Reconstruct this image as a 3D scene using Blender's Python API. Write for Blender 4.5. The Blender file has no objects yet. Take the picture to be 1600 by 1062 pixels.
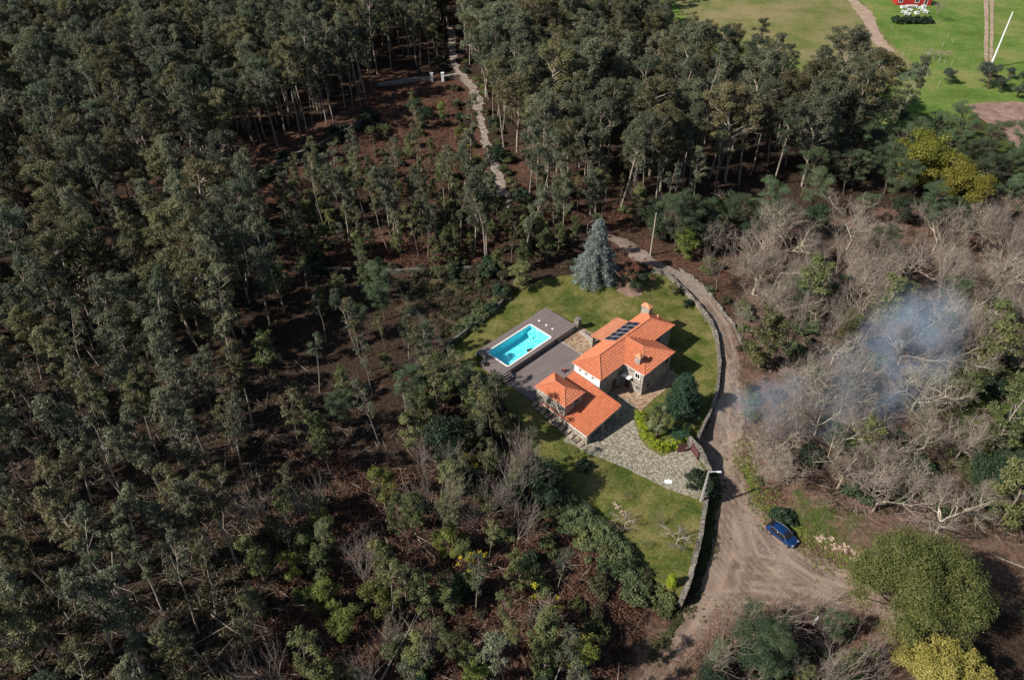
import bpy, math, random
import numpy as np
from mathutils import Vector, Matrix
from mathutils.geometry import delaunay_2d_cdt
R = math.radians
rng = np.random.default_rng(7); random.seed(7)
sc = bpy.context.scene
col = sc.collection
# ---------------------------------------------------------------- camera, sky, sun
CAM_H, PITCH, FPX = 80.0, R(40.1), 1170.0
cd = bpy.data.cameras.new('camera'); cam = bpy.data.objects.new('camera', cd); col.objects.link(cam)
cam.location = (0, 0, CAM_H); cam.rotation_euler = (R(90) - PITCH, 0, 0)
cd.sensor_width = 36; cd.lens = FPX / 1600 * 36; cd.clip_end = 6000; cd.clip_start = 1
sc.camera = cam
SUN_EL, SUN_AZ = R(39), R(21)          # shadows fall along +x turned SUN_AZ towards +y
w = bpy.data.worlds.new('World'); sc.world = w; w.use_nodes = True
nt = w.node_tree; bg = nt.nodes['Background']; sk = nt.nodes.new('ShaderNodeTexSky')
sk.sky_type = 'NISHITA'; sk.sun_disc = False; sk.sun_elevation = SUN_EL
sk.sun_rotation = math.atan2(-math.cos(SUN_AZ), -math.sin(SUN_AZ))
nt.links.new(sk.outputs[0], bg.inputs[0]); bg.inputs[1].default_value = 0.065
sd = bpy.data.lights.new('sun', 'SUN'); sun = bpy.data.objects.new('sun', sd); col.objects.link(sun)
sd.energy = 5.0; sd.angle = R(0.5); sd.color = (1.0, 0.93, 0.84)
ld = Vector((math.cos(SUN_EL) * math.cos(SUN_AZ), math.cos(SUN_EL) * math.sin(SUN_AZ), -math.sin(SUN_EL)))
sun.rotation_euler = ld.to_track_quat('-Z', 'Y').to_euler()
sc.view_settings.view_transform = 'Standard'; sc.view_settings.look = 'None'
sc.cycles.max_bounces = 5; sc.cycles.diffuse_bounces = 2; sc.cycles.glossy_bounces = 2; sc.cycles.transmission_bounces = 2; sc.cycles.volume_bounces = 3; sc.cycles.transparent_max_bounces = 6; sc.cycles.volume_step_rate = .6
sc.view_settings.exposure = 0.32; sc.view_settings.gamma = 1
# ---------------------------------------------------------------- places on the ground
def G(px, py, z=0.0):
    px = np.asarray(px, float); py = np.asarray(py, float)
    dx = (px - 800) / FPX; dy = (py - 531) / FPX
    s, c = math.sin(PITCH), math.cos(PITCH)
    t = (CAM_H - z) / (s + dy * c)
    return np.stack([dx * t, (c - dy * s) * t], -1)
def project(x, y, z):
    s, c = math.sin(PITCH), math.cos(PITCH); zz = CAM_H - z
    dep = y * c + zz * s; return 800 + FPX * x / dep, 531 + FPX * (zz * c - y * s) / dep, dep
def ss(x):
    x = np.clip(x, 0, 1); return x * x * (3 - 2 * x)
def inside(P, poly):
    P = np.atleast_2d(P); x, y = P[:, 0], P[:, 1]; r = np.zeros(len(P), bool); n = len(poly)
    for i in range(n):
        x1, y1 = poly[i]; x2, y2 = poly[(i + 1) % n]
        c = ((y1 > y) != (y2 > y)) & (x < (x2 - x1) * (y - y1) / (y2 - y1 + 1e-12) + x1); r ^= c
    return r
def dist_line(P, pts, closed=False):
    P = np.atleast_2d(P); d = np.full(len(P), 1e9); n = len(pts)
    for i in range(n if closed else n - 1):
        a = np.array(pts[i]); b = np.array(pts[(i + 1) % n]); ab = b - a
        t = np.clip(((P - a) @ ab) / (ab @ ab + 1e-9), 0, 1)
        d = np.minimum(d, np.linalg.norm(P - a - t[:, None] * ab, axis=1))
    return d
def dist_poly(P, poly):
    d = dist_line(P, poly, True); d[inside(P, poly)] = 0; return d
U = np.array([math.cos(R(45.6)), math.sin(R(45.6))]); V = np.array([math.cos(R(-44.4 - 1)), math.sin(R(-45.4))])
P0 = np.array([10.4, 71.2])
def h0(P):
    P = np.atleast_2d(P); d = P - P0; s = -(d @ V); q = d @ U
    k = ss((q - 1) / 3.0); wd = np.clip(q - 22, 0, 400) * .6; a = k * 5.5 - wd; b = 10 + k * 1.0 + wd
    t = np.clip((s - a) / (b - a), 0, 1); t = ss(t) * k + t * (1 - k)
    lx = (P[:, 0] - 9.0) * .7071 + (P[:, 1] - 84.2) * .7071; ly = -(P[:, 0] - 9.0) * .7071 + (P[:, 1] - 84.2) * .7071   # hollow that holds the pool
    dp = np.hypot(np.maximum(np.maximum(-5.9 - lx, lx - 3.8), 0), np.maximum(np.maximum(7.75 - ly, ly - 12.3), 0))
    ds = np.hypot(np.maximum(np.maximum(-8.9 - lx, lx + 7.0), 0), np.maximum(np.maximum(-10.2 - ly, ly - .3), 0))
    return 1.7 * t - 1.7 * ss((1.7 - dp) / 1.1) - .5 * ss(1 - ds / .7) * t
LOWPOLY = G([1112, 1118, 1100, 1060, 1000, 980, 1250, 1330, 1290, 1230, 1180, 1165],
            [720, 800, 890, 960, 1062, 1150, 1150, 960, 880, 840, 790, 730], -1.7)
GARDEN = None
def hg(P):
    P = np.atleast_2d(P)
    bump = 0.22 * np.sin(P[:, 0] * .11 + 1) * np.sin(P[:, 1] * .09) * ss((dist_line(P, [(5, 60), (5, 100), (30, 95), (25, 50)]) - 25) / 20)
    sink = 0 if GARDEN is None else np.where(inside(P, GARDEN), .45 * ss(dist_line(P, GARDEN, True) / 2.5), 0)
    return h0(P) - 1.7 * ss(1 - dist_poly(P, LOWPOLY) / 9) + bump - sink
def Wp(px, py, f=None):
    f = f or hg; z = np.zeros(np.shape(px))
    for _ in range(8):
        p = G(px, py, z) if np.ndim(px) == 0 else np.array([G(a, b, c) for a, b, c in zip(px, py, z)])
        z = f(p).reshape(np.shape(px))
    return p, z
def wpt(px, py, f=None):
    p, z = Wp(float(px), float(py), f); return float(p[0]), float(p[1]), float(z)
def wpoly(pts, f=None): return [wpt(a, b, f)[:2] for a, b in pts]
# ---------------------------------------------------------------- tagging and mesh helpers
def tag(o, label=None, cat=None, group=None, kind=None):
    if label: o['label'] = label
    if cat: o['category'] = cat
    if group: o['group'] = group
    if kind: o['kind'] = kind
    return o
def empty(name, loc=(0, 0, 0), rz=0.0, label=None, cat=None, group=None):
    o = bpy.data.objects.new(name, None); col.objects.link(o); o.location = loc; o.rotation_euler = (0, 0, rz)
    o.empty_display_size = .2
    return tag(o, label, cat, group)
def link(name, me, parent=None, loc=None, rz=0.0):
    o = bpy.data.objects.new(name, me); col.objects.link(o)
    if parent: o.parent = parent
    if loc is not None: o.location = loc
    if rz: o.rotation_euler = (0, 0, rz)
    return o
def mesh(name, Vs, Fs, mats, mi=None, smooth=False):
    me = bpy.data.meshes.new(name)
    if isinstance(Fs, np.ndarray):
        n, k = Fs.shape; me.vertices.add(len(Vs)); me.vertices.foreach_set('co', np.asarray(Vs, np.float32).ravel())
        me.loops.add(n * k); me.loops.foreach_set('vertex_index', Fs.astype(np.int32).ravel())
        me.polygons.add(n); me.polygons.foreach_set('loop_start', np.arange(0, n * k, k, dtype=np.int32))
        me.polygons.foreach_set('loop_total', np.full(n, k, np.int32))
    else:
        me.from_pydata([tuple(v) for v in Vs], [], Fs); n = len(Fs)
    for m in (mats if isinstance(mats, (list, tuple)) else [mats]): me.materials.append(m)
    if mi is not None: me.polygons.foreach_set('material_index', np.asarray(mi, np.int32))
    if smooth: me.polygons.foreach_set('use_smooth', np.ones(len(me.polygons), bool))
    me.update(calc_edges=True); return me
class MB:
    def __init__(s): s.v = []; s.f = []; s.m = []
    def add(s, vs, fs, mi=0):
        o = len(s.v); s.v += [tuple(map(float, p)) for p in vs]; s.f += [tuple(i + o for i in f) for f in fs]; s.m += [mi] * len(fs); return s
    def box(s, c, d, rz=0, mi=0, taper=1.0, M=None):
        hx, hy, hz = d[0] / 2, d[1] / 2, d[2] / 2; vs = []
        for z in (-1, 1):
            k = taper if z > 0 else 1
            for x, y in ((-1, -1), (1, -1), (1, 1), (-1, 1)):
                vs.append(Vector((x * hx * k, y * hy * k, z * hz)))
        rot = Matrix.Rotation(rz, 3, 'Z') if M is None else M
        return s.add([rot @ v + Vector(c) for v in vs], [(3, 2, 1, 0), (4, 5, 6, 7), (0, 1, 5, 4), (1, 2, 6, 5), (2, 3, 7, 6), (3, 0, 4, 7)], mi)
    def prism(s, poly, z0, z1, mi=0):
        n = len(poly); a = sum(poly[i][0] * poly[(i + 1) % n][1] - poly[(i + 1) % n][0] * poly[i][1] for i in range(n))
        if a < 0: poly = poly[::-1]
        vs = [(p[0], p[1], z0) for p in poly] + [(p[0], p[1], z1) for p in poly]
        return s.add(vs, [tuple(range(n))[::-1], tuple(range(n, 2 * n))] + [(i, (i + 1) % n, n + (i + 1) % n, n + i) for i in range(n)], mi)
    def tube(s, pts, rad, n=8, mi=0, cap=True):
        v, f = tube(pts, rad, n); o = len(s.v); s.add(v, [tuple(q) for q in f], mi)
        if cap: L = len(pts); s.f += [tuple(o + i for i in range(n))[::-1], tuple(o + (L - 1) * n + i for i in range(n))]; s.m += [mi, mi]
        return s
    def build(s, name, mats, parent=None, loc=None, rz=0.0, smooth=False):
        return link(name, mesh(name, s.v, s.f, mats, s.m, smooth), parent, loc, rz)
def tube(pts, rad, n=6):
    P = np.asarray(pts, float); r = np.broadcast_to(np.asarray(rad, float), (len(P),))
    T = np.gradient(P, axis=0); T /= np.linalg.norm(T, axis=1)[:, None] + 1e-9
    up = np.array([0, 0, 1.]) if abs(T[0, 2]) < .8 else np.array([1., 0, 0])
    A = np.cross(T, up); A /= np.linalg.norm(A, axis=1)[:, None] + 1e-9; B = np.cross(T, A)
    a = np.arange(n) * 2 * math.pi / n
    Vv = P[:, None, :] + r[:, None, None] * (np.cos(a)[None, :, None] * A[:, None] + np.sin(a)[None, :, None] * B[:, None])
    i = np.arange(len(P) - 1)[:, None] * n; j = np.arange(n)[None, :]; j2 = (j + 1) % n
    F = np.stack([i + j, i + n + j, i + n + j2, i + j2], -1).reshape(-1, 4)
    return Vv.reshape(-1, 3), F
class NB:                                   # numpy quad collector
    def __init__(s): s.v = []; s.f = []; s.n = 0
    def add(s, v, f):
        s.v.append(v); s.f.append(f + s.n); s.n += len(v)
    def me(s, name, mats): return mesh(name, np.concatenate(s.v), np.concatenate(s.f), mats)
# ---------------------------------------------------------------- materials
MATS = {}
def nodes(name):
    m = bpy.data.materials.new(name); m.use_nodes = True; nt = m.node_tree
    b = nt.nodes['Principled BSDF']; MATS[name] = m; return m, nt, b
def N(nt, t, **k):
    n = nt.nodes.new(t)
    for a, v in k.items():
        if a.startswith('i_'): n.inputs[a[2:].replace('_', ' ')].default_value = v
        else: setattr(n, a, v)
    return n
def ramp(nt, fac, stops):
    r = N(nt, 'ShaderNodeValToRGB'); e = r.color_ramp.elements
    while len(e) < len(stops): e.new(.5)
    for k, (p, c) in enumerate(stops): e[k].position = p; e[k].color = (*c, 1)
    nt.links.new(fac, r.inputs[0]); return r.outputs[0]
def mix(nt, fac, a, b, mode='MIX'):
    m = N(nt, 'ShaderNodeMix', data_type='RGBA', blend_type=mode)
    for s, v in ((m.inputs[0], fac), (m.inputs[6], a), (m.inputs[7], b)):
        if isinstance(v, (int, float)): s.default_value = v
        elif isinstance(v, tuple): s.default_value = (*v, 1)
        else: nt.links.new(v, s)
    return m.outputs[2]
def noise(nt, scale, detail=4, rough=.6, vec=None, dist=0):
    n = N(nt, 'ShaderNodeTexNoise'); n.inputs['Scale'].default_value = scale; n.inputs['Detail'].default_value = detail
    n.inputs['Roughness'].default_value = rough; n.inputs['Distortion'].default_value = dist
    if vec is not None: nt.links.new(vec, n.inputs['Vector'])
    return n.outputs[0]
def pos(nt): return N(nt, 'ShaderNodeNewGeometry').outputs['Position']
def objco(nt): return N(nt, 'ShaderNodeTexCoord').outputs['Object']
def bump(nt, b, h, st=.5, d=.05):
    n = N(nt, 'ShaderNodeBump'); n.inputs['Strength'].default_value = st; n.inputs['Distance'].default_value = d
    nt.links.new(h, n.inputs['Height']); nt.links.new(n.outputs[0], b.inputs['Normal'])
def plain(name, c, rough=.7, metal=0.0, var=.25, scale=3.0, spec=.3):
    m, nt, b = nodes(name); v = noise(nt, scale, vec=objco(nt))
    cc = ramp(nt, v, [(.3, tuple(x * (1 - var) for x in c)), (.7, tuple(min(1, x * (1 + var)) for x in c))])
    nt.links.new(cc, b.inputs['Base Color']); b.inputs['Roughness'].default_value = rough; b.inputs['Metallic'].default_value = metal
    b.inputs['Specular IOR Level'].default_value = spec; return m
def leafmat(name, a, c, var=.40, trans=.3, rough=.55, sc_=.8):
    m, nt, b = nodes(name); v = noise(nt, sc_, 3, vec=pos(nt)); base = ramp(nt, v, [(.32, a), (.68, c)])
    oi = N(nt, 'ShaderNodeObjectInfo'); hs = N(nt, 'ShaderNodeHueSaturation')
    mr = N(nt, 'ShaderNodeMapRange'); mr.inputs['To Min'].default_value = 1 - var; mr.inputs['To Max'].default_value = 1 + var
    nt.links.new(oi.outputs['Random'], mr.inputs[0]); nt.links.new(mr.outputs[0], hs.inputs['Value'])
    mr2 = N(nt, 'ShaderNodeMapRange'); mr2.inputs['To Min'].default_value = .475; mr2.inputs['To Max'].default_value = .52
    mu = N(nt, 'ShaderNodeMath', operation='FRACT'); m2 = N(nt, 'ShaderNodeMath', operation='MULTIPLY'); m2.inputs[1].default_value = 7.3
    nt.links.new(oi.outputs['Random'], m2.inputs[0]); nt.links.new(m2.outputs[0], mu.inputs[0]); nt.links.new(mu.outputs[0], mr2.inputs[0])
    nt.links.new(mr2.outputs[0], hs.inputs['Hue']); nt.links.new(base, hs.inputs['Color'])
    nt.links.new(hs.outputs[0], b.inputs['Base Color']); b.inputs['Roughness'].default_value = rough; b.inputs['Specular IOR Level'].default_value = .35
    tr = N(nt, 'ShaderNodeBsdfTranslucent'); nt.links.new(hs.outputs[0], tr.inputs[0]); mx = N(nt, 'ShaderNodeMixShader'); mx.inputs[0].default_value = trans
    nt.links.new(b.outputs[0], mx.inputs[1]); nt.links.new(tr.outputs[0], mx.inputs[2]); nt.links.new(mx.outputs[0], nt.nodes['Material Output'].inputs[0])
    return m
leafmat('euc_leaf', (.088, .102, .058), (.175, .188, .115))
leafmat('euc_dark', (.062, .082, .048), (.130, .150, .088))
leafmat('euc_olive', (.085, .088, .038), (.190, .180, .085))
leafmat('young_leaf', (.080, .100, .035), (.175, .195, .075))
leafmat('acacia_leaf', (.11, .14, .028), (.22, .26, .06))
leafmat('pine_leaf', (.045, .076, .034), (.105, .145, .070), trans=.1)
leafmat('laurel_leaf', (.018, .040, .018), (.045, .075, .035), trans=.15, rough=.55)
leafmat('cedar_leaf', (.13, .17, .155), (.27, .32, .295), var=.05, trans=.1)
leafmat('conifer_leaf', (.018, .048, .026), (.045, .095, .050), var=.05, trans=.1)
leafmat('olive_round', (.080, .100, .026), (.185, .195, .058), var=.05)
leafmat('mimosa_leaf', (.24, .25, .045), (.48, .47, .12), var=.08)
leafmat('gold_leaf', (.12, .135, .016), (.25, .245, .04), var=.08)
leafmat('twig', (.185, .15, .125), (.33, .28, .235), var=.32, trans=0, rough=.9, sc_=.3); leafmat('bark_bare', (.24, .205, .15), (.48, .44, .345), var=.22, trans=0, rough=.9, sc_=1.5)
leafmat('olive_leaf', (.055, .075, .055), (.10, .125, .095), var=.1)
leafmat('hedge_leaf', (.18, .27, .015), (.36, .47, .035), var=.03, sc_=1.5)
leafmat('ivy_leaf', (.080, .115, .048), (.165, .21, .095), var=.1)
leafmat('palm_leaf', (.07, .095, .03), (.20, .21, .10), var=.05)
leafmat('yellow_flower', (.34, .27, .02), (.62, .50, .04), var=.05)
leafmat('red_leaf', (.10, .06, .04), (.28, .07, .06), var=.05, sc_=3)
leafmat('bracken_leaf', (.075, .042, .026), (.22, .115, .070), var=.2, sc_=.4)
leafmat('scrub_leaf', (.050, .048, .028), (.12, .11, .055), var=.3, sc_=.5)
plain('bark_pale', (.24, .20, .165), .9, var=.4, scale=2); plain('bark_brown', (.11, .08, .062), .9, var=.3)
plain('twig_plain', (.27, .225, .185), .9, var=.25, scale=.5)
plain('bark_euc', (.31, .265, .215), .9, var=.45, scale=1.2)
plain('white_render', (.78, .76, .72), .8, var=.06); plain('dark_metal', (.03, .03, .03), .4, .6); plain('concrete', (.42, .41, .39), .85, var=.15)
plain('granite', (.33, .30, .26), .9, var=.3, scale=2.5); plain('ridge_tile', (.50, .18, .10), .75, var=.2, scale=6)
plain('pool_coping', (.80, .78, .74), .6, var=.05); plain('wood_frame', (.10, .045, .03), .6); plain('gate_paint', (.12, .05, .055), .6, var=.2)
plain('rubber', (.02, .02, .02), .8); plain('rim_metal', (.55, .55, .55), .3, .8, var=.1); plain('red_wall', (.42, .03, .03), .7, var=.15)
plain('pink_roof', (.55, .17, .17), .6, var=.1); plain('pole_wood', (.36, .31, .25), .9, var=.2); plain('skin', (.45, .28, .2), .6, var=.1)
plain('red_cloth', (.25, .02, .04), .9); plain('dark_cloth', (.03, .03, .05), .9); plain('hair', (.03, .02, .015), .7)
plain('clay_cap', (.60, .26, .14), .8, var=.2); plain('lamp_white', (.75, .78, .80), .4, var=.03)
plain('shaded_riser', (.17, .12, .09), .9, var=.3)  # darker than the treads: the risers' shade is painted into the colour
def glass(name, c, rough=.05):
    m, nt, b = nodes(name); b.inputs['Base Color'].default_value = (*c, 1); b.inputs['Roughness'].default_value = rough; b.inputs['Specular IOR Level'].default_value = .6; return m
glass('dark_glass', (.012, .014, .018)); glass('lamp_glass', (.25, .27, .30), .1); glass('tail_red', (.3, .01, .01), .15)
m, nt, b = nodes('car_paint'); b.inputs['Base Color'].default_value = (.008, .055, .20, 1); b.inputs['Metallic'].default_value = .5; b.inputs['Roughness'].default_value = .22; b.inputs['Coat Weight'].default_value = 1
# stone masonry
def masonry(name, a, c, mort, scale=2.2, dark=(.10, .09, .08)):
    m, nt, b = nodes(name); p = objco(nt); mp = N(nt, 'ShaderNodeMapping'); mp.inputs['Scale'].default_value = (1, 1, 1.6); nt.links.new(p, mp.inputs[0])
    vo = N(nt, 'ShaderNodeTexVoronoi', feature='F1'); vo.inputs['Scale'].default_value = scale; nt.links.new(mp.outputs[0], vo.inputs['Vector'])
    ve = N(nt, 'ShaderNodeTexVoronoi', feature='DISTANCE_TO_EDGE'); ve.inputs['Scale'].default_value = scale; nt.links.new(mp.outputs[0], ve.inputs['Vector'])
    sx = N(nt, 'ShaderNodeSeparateXYZ'); nt.links.new(vo.outputs['Color'], sx.inputs[0])
    stone = ramp(nt, sx.outputs[0], [(.05, dark), (.35, a), (1, c)])
    e = ramp(nt, ve.outputs['Distance'], [(.03, (1, 1, 1)), (.09, (0, 0, 0))]); out = mix(nt, e, stone, mort)
    st = noise(nt, .7, 5, .7, p); out = mix(nt, st, out, mix(nt, .35, out, (.12, .11, .09)))
    nt.links.new(out, b.inputs['Base Color']); b.inputs['Roughness'].default_value = .92; bump(nt, b, ve.outputs['Distance'], .6, .08); return m
masonry('stone_wall', (.27, .235, .20), (.50, .44, .38), (.44, .40, .35)); masonry('dry_stone', (.16, .145, .12), (.36, .32, .27), (.10, .085, .07), 2.6)
masonry('mossy_stone', (.085, .08, .06), (.20, .185, .15), (.05, .045, .035), 2.6, (.05, .05, .04)); masonry('cobble', (.25, .23, .165), (.56, .51, .42), (.15, .14, .085), 4.6, (.15, .13, .09)); masonry('patio_stone', (.30, .19, .11), (.55, .40, .27), (.34, .24, .16), 2.6, (.22, .12, .07))
masonry('step_stone', (.30, .22, .17), (.52, .42, .34), (.22, .17, .12), 1.6)
# roof tiles
def rooftile(name, a, c):
    m, nt, b = nodes(name); p = objco(nt); v = noise(nt, 9, 3, .7, p); v2 = noise(nt, .9, 4, .6, p)
    o = ramp(nt, v, [(.3, a), (.7, c)]); vc = N(nt, 'ShaderNodeTexVoronoi'); vc.inputs['Scale'].default_value = 3.2; nt.links.new(p, vc.inputs['Vector']); sx = N(nt, 'ShaderNodeSeparateXYZ'); nt.links.new(vc.outputs['Color'], sx.inputs[0])
    o = mix(nt, 1.0, o, ramp(nt, sx.outputs[0], [(.0, (.82, .80, .80)), (1, (1.08, 1.10, 1.12))]), 'MULTIPLY'); o = mix(nt, ramp(nt, v2, [(.5, (0, 0, 0)), (.75, (.3, .3, .3))]), o, (.32, .16, .10)); nt.links.new(o, b.inputs['Base Color']); b.inputs['Roughness'].default_value = .7
    bump(nt, b, v, .3, .02); return m
rooftile('roof_tile', (.48, .135, .058), (.62, .21, .10)); rooftile('roof_flat_tile', (.50, .18, .09), (.58, .24, .13))
# deck boards
m, nt, b = nodes('deck_board'); p = objco(nt); sx = N(nt, 'ShaderNodeSeparateXYZ'); nt.links.new(p, sx.inputs[0])
wv = N(nt, 'ShaderNodeTexWave', bands_direction='Y'); wv.inputs['Scale'].default_value = 2.2; wv.inputs['Distortion'].default_value = .15; nt.links.new(p, wv.inputs['Vector'])
mp = N(nt, 'ShaderNodeMapping'); mp.inputs['Scale'].default_value = (.25, 5, 1); nt.links.new(p, mp.inputs[0])
bc = ramp(nt, noise(nt, 1.2, 4, .6, mp.outputs[0]), [(.3, (.150, .120, .112)), (.7, (.235, .195, .185))])
bc = mix(nt, ramp(nt, wv.outputs[0], [(.0, (1, 1, 1)), (.12, (0, 0, 0))]), bc, (.06, .05, .05)); nt.links.new(bc, b.inputs['Base Color']); b.inputs['Roughness'].default_value = .75
# grass
def grass(name, a, c, d, sc_=.12):
    m, nt, b = nodes(name); p = pos(nt); n1 = noise(nt, sc_, 6, .65, p); n2 = noise(nt, 2.5, 4, .75, p); n3 = noise(nt, .5, 5, .7, p, 1)
    o = ramp(nt, n1, [(.38, a), (.5, c), (.64, d)]); o = mix(nt, ramp(nt, n3, [(.45, (0, 0, 0)), (.75, (.7, .7, .7))]), o, d)
    k = ramp(nt, n2, [(.3, (.55, .55, .5)), (.7, (1.25, 1.25, 1.2))]); o = mix(nt, 1.0, o, k, 'MULTIPLY')
    nt.links.new(o, b.inputs['Base Color']); b.inputs['Roughness'].default_value = .95; b.inputs['Specular IOR Level'].default_value = .1; bump(nt, b, n2, .7, .15); return m
grass('lawn', (.060, .088, .018), (.118, .130, .034), (.215, .185, .075), .22)
grass('meadow', (.075, .145, .024), (.120, .205, .040), (.235, .24, .085), .06)
grass('meadow_dry', (.12, .155, .042), (.20, .195, .080), (.28, .23, .12), .07)
grass('wild_grass', (.03, .05, .012), (.065, .10, .018), (.11, .15, .03), .15)
# forest floor driven by three attributes
m, nt, b = nodes('forest_floor'); p = pos(nt)
n1 = noise(nt, .16, 8, .7, p); n2 = noise(nt, 1.8, 6, .8, p); n3 = noise(nt, .05, 4, .6, p)
litter = ramp(nt, n2, [(.30, (.016, .012, .009)), (.5, (.052, .035, .025)), (.72, (.13, .095, .072))])
redl = ramp(nt, n2, [(.28, (.028, .015, .010)), (.5, (.108, .058, .040)), (.72, (.25, .155, .115))])
pale = ramp(nt, n2, [(.28, (.060, .038, .028)), (.5, (.17, .108, .080)), (.75, (.32, .235, .18))])
gr = ramp(nt, n2, [(.3, (.035, .05, .014)), (.7, (.11, .14, .04))])
at = [N(nt, 'ShaderNodeAttribute', attribute_name=k) for k in ('red', 'pale', 'green')]
def fac(a, lo=.35, hi=.65):
    ad = N(nt, 'ShaderNodeMath', operation='ADD'); nt.links.new(a.outputs['Fac'], ad.inputs[0]); su = N(nt, 'ShaderNodeMath', operation='SUBTRACT'); nt.links.new(n1, su.inputs[0]); su.inputs[1].default_value = .5
    ml = N(nt, 'ShaderNodeMath', operation='MULTIPLY'); nt.links.new(su.outputs[0], ml.inputs[0]); ml.inputs[1].default_value = 2.2
    nt.links.new(ml.outputs[0], ad.inputs[1]); return ramp(nt, ad.outputs[0], [(lo, (0, 0, 0)), (hi, (1, 1, 1))])
o = mix(nt, fac(at[0]), litter, redl); o = mix(nt, fac(at[1]), o, pale); o = mix(nt, fac(at[2], .45, .7), o, gr)
nt.links.new(o, b.inputs['Base Color']); b.inputs['Roughness'].default_value = 1; b.inputs['Specular IOR Level'].default_value = .05; bump(nt, b, n2, 1, .35)
# dirt road with ruts
m, nt, b = nodes('dirt_road'); p = pos(nt); n1 = noise(nt, .25, 8, .7, p); n2 = noise(nt, 5, 5, .8, p)
vo = N(nt, 'ShaderNodeTexVoronoi'); vo.inputs['Scale'].default_value = 6.5; nt.links.new(p, vo.inputs['Vector']); sx = N(nt, 'ShaderNodeSeparateXYZ'); nt.links.new(vo.outputs['Color'], sx.inputs[0])
dirt = ramp(nt, n1, [(.32, (.135, .094, .070)), (.5, (.225, .162, .124)), (.7, (.33, .25, .198))])
grav = ramp(nt, sx.outputs[0], [(.0, (.15, .12, .105)), (.5, (.29, .25, .22)), (1, (.50, .46, .42))])
ag = N(nt, 'ShaderNodeAttribute', attribute_name='gravel'); ar = N(nt, 'ShaderNodeAttribute', attribute_name='rut'); adp = N(nt, 'ShaderNodeAttribute', attribute_name='damp')
o = mix(nt, ag.outputs['Fac'], dirt, grav); o = mix(nt, ar.outputs['Fac'], o, (.37, .285, .222)); o = mix(nt, adp.outputs['Fac'], o, (.115, .08, .06))
k = ramp(nt, n2, [(.25, (.62, .60, .58)), (.75, (1.22, 1.22, 1.22))]); o = mix(nt, 1.0, o, k, 'MULTIPLY')
nt.links.new(o, b.inputs['Base Color']); b.inputs['Roughness'].default_value = .95; b.inputs['Specular IOR Level'].default_value = .1; bump(nt, b, n2, .8, .12)
def soil(name, a, c, scale=.6):
    m, nt, b = nodes(name); p = pos(nt); n1 = noise(nt, scale, 8, .75, p); o = ramp(nt, n1, [(.35, a), (.68, c)]); nt.links.new(o, b.inputs['Base Color']); b.inputs['Roughness'].default_value = 1; bump(nt, b, n1, .8, .3)
soil('track_soil', (.085, .065, .045), (.46, .39, .33), 1.0); soil('bare_soil', (.15, .085, .06), (.36, .24, .19), .5); soil('field_path', (.26, .18, .12), (.45, .34, .26), .5)
# pool
m, nt, b = nodes('pool_tile_caustic'); p = objco(nt); vo = N(nt, 'ShaderNodeTexVoronoi', feature='DISTANCE_TO_EDGE'); vo.inputs['Scale'].default_value = 2.6
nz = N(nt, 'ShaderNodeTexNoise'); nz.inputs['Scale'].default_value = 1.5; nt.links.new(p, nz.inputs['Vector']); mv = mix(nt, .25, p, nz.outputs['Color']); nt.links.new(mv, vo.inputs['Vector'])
o = ramp(nt, vo.outputs['Distance'], [(.0, (.45, .95, .98)), (.16, (.06, .80, .92))]); nt.links.new(o, b.inputs['Base Color']); b.inputs['Roughness'].default_value = .5  # bright web painted into the tile colour, standing in for caustic light
m, nt, b = nodes('pool_water'); p = objco(nt); tr = N(nt, 'ShaderNodeBsdfTransparent'); tr.inputs[0].default_value = (.88, .99, 1, 1); gl = N(nt, 'ShaderNodeBsdfGlossy'); gl.inputs['Roughness'].default_value = .03
fr = N(nt, 'ShaderNodeMapRange'); lw = N(nt, 'ShaderNodeLayerWeight'); lw.inputs[0].default_value = .3; nt.links.new(lw.outputs['Facing'], fr.inputs[0]); fr.inputs['To Max'].default_value = .16; mx = N(nt, 'ShaderNodeMixShader'); bp = N(nt, 'ShaderNodeBump'); bp.inputs['Distance'].default_value = .03; nt.links.new(noise(nt, 3, 3, .5, p), bp.inputs['Height'])
nt.links.new(bp.outputs[0], gl.inputs['Normal']); nt.links.new(fr.outputs[0], mx.inputs[0]); nt.links.new(tr.outputs[0], mx.inputs[1]); nt.links.new(gl.outputs[0], mx.inputs[2])
nt.links.new(mx.outputs[0], nt.nodes['Material Output'].inputs[0])
# solar cell
m, nt, b = nodes('solar_cell'); p = objco(nt); br = N(nt, 'ShaderNodeTexBrick'); br.offset = 0; br.inputs['Scale'].default_value = 3; br.inputs['Color1'].default_value = (.012, .016, .035, 1); br.inputs['Color2'].default_value = (.015, .02, .042, 1); br.inputs['Mortar'].default_value = (.05, .06, .09, 1); br.inputs['Mortar Size'].default_value = .01
nt.links.new(p, br.inputs[0]); nt.links.new(br.outputs[0], b.inputs['Base Color']); b.inputs['Roughness'].default_value = .2
M = MATS
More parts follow.
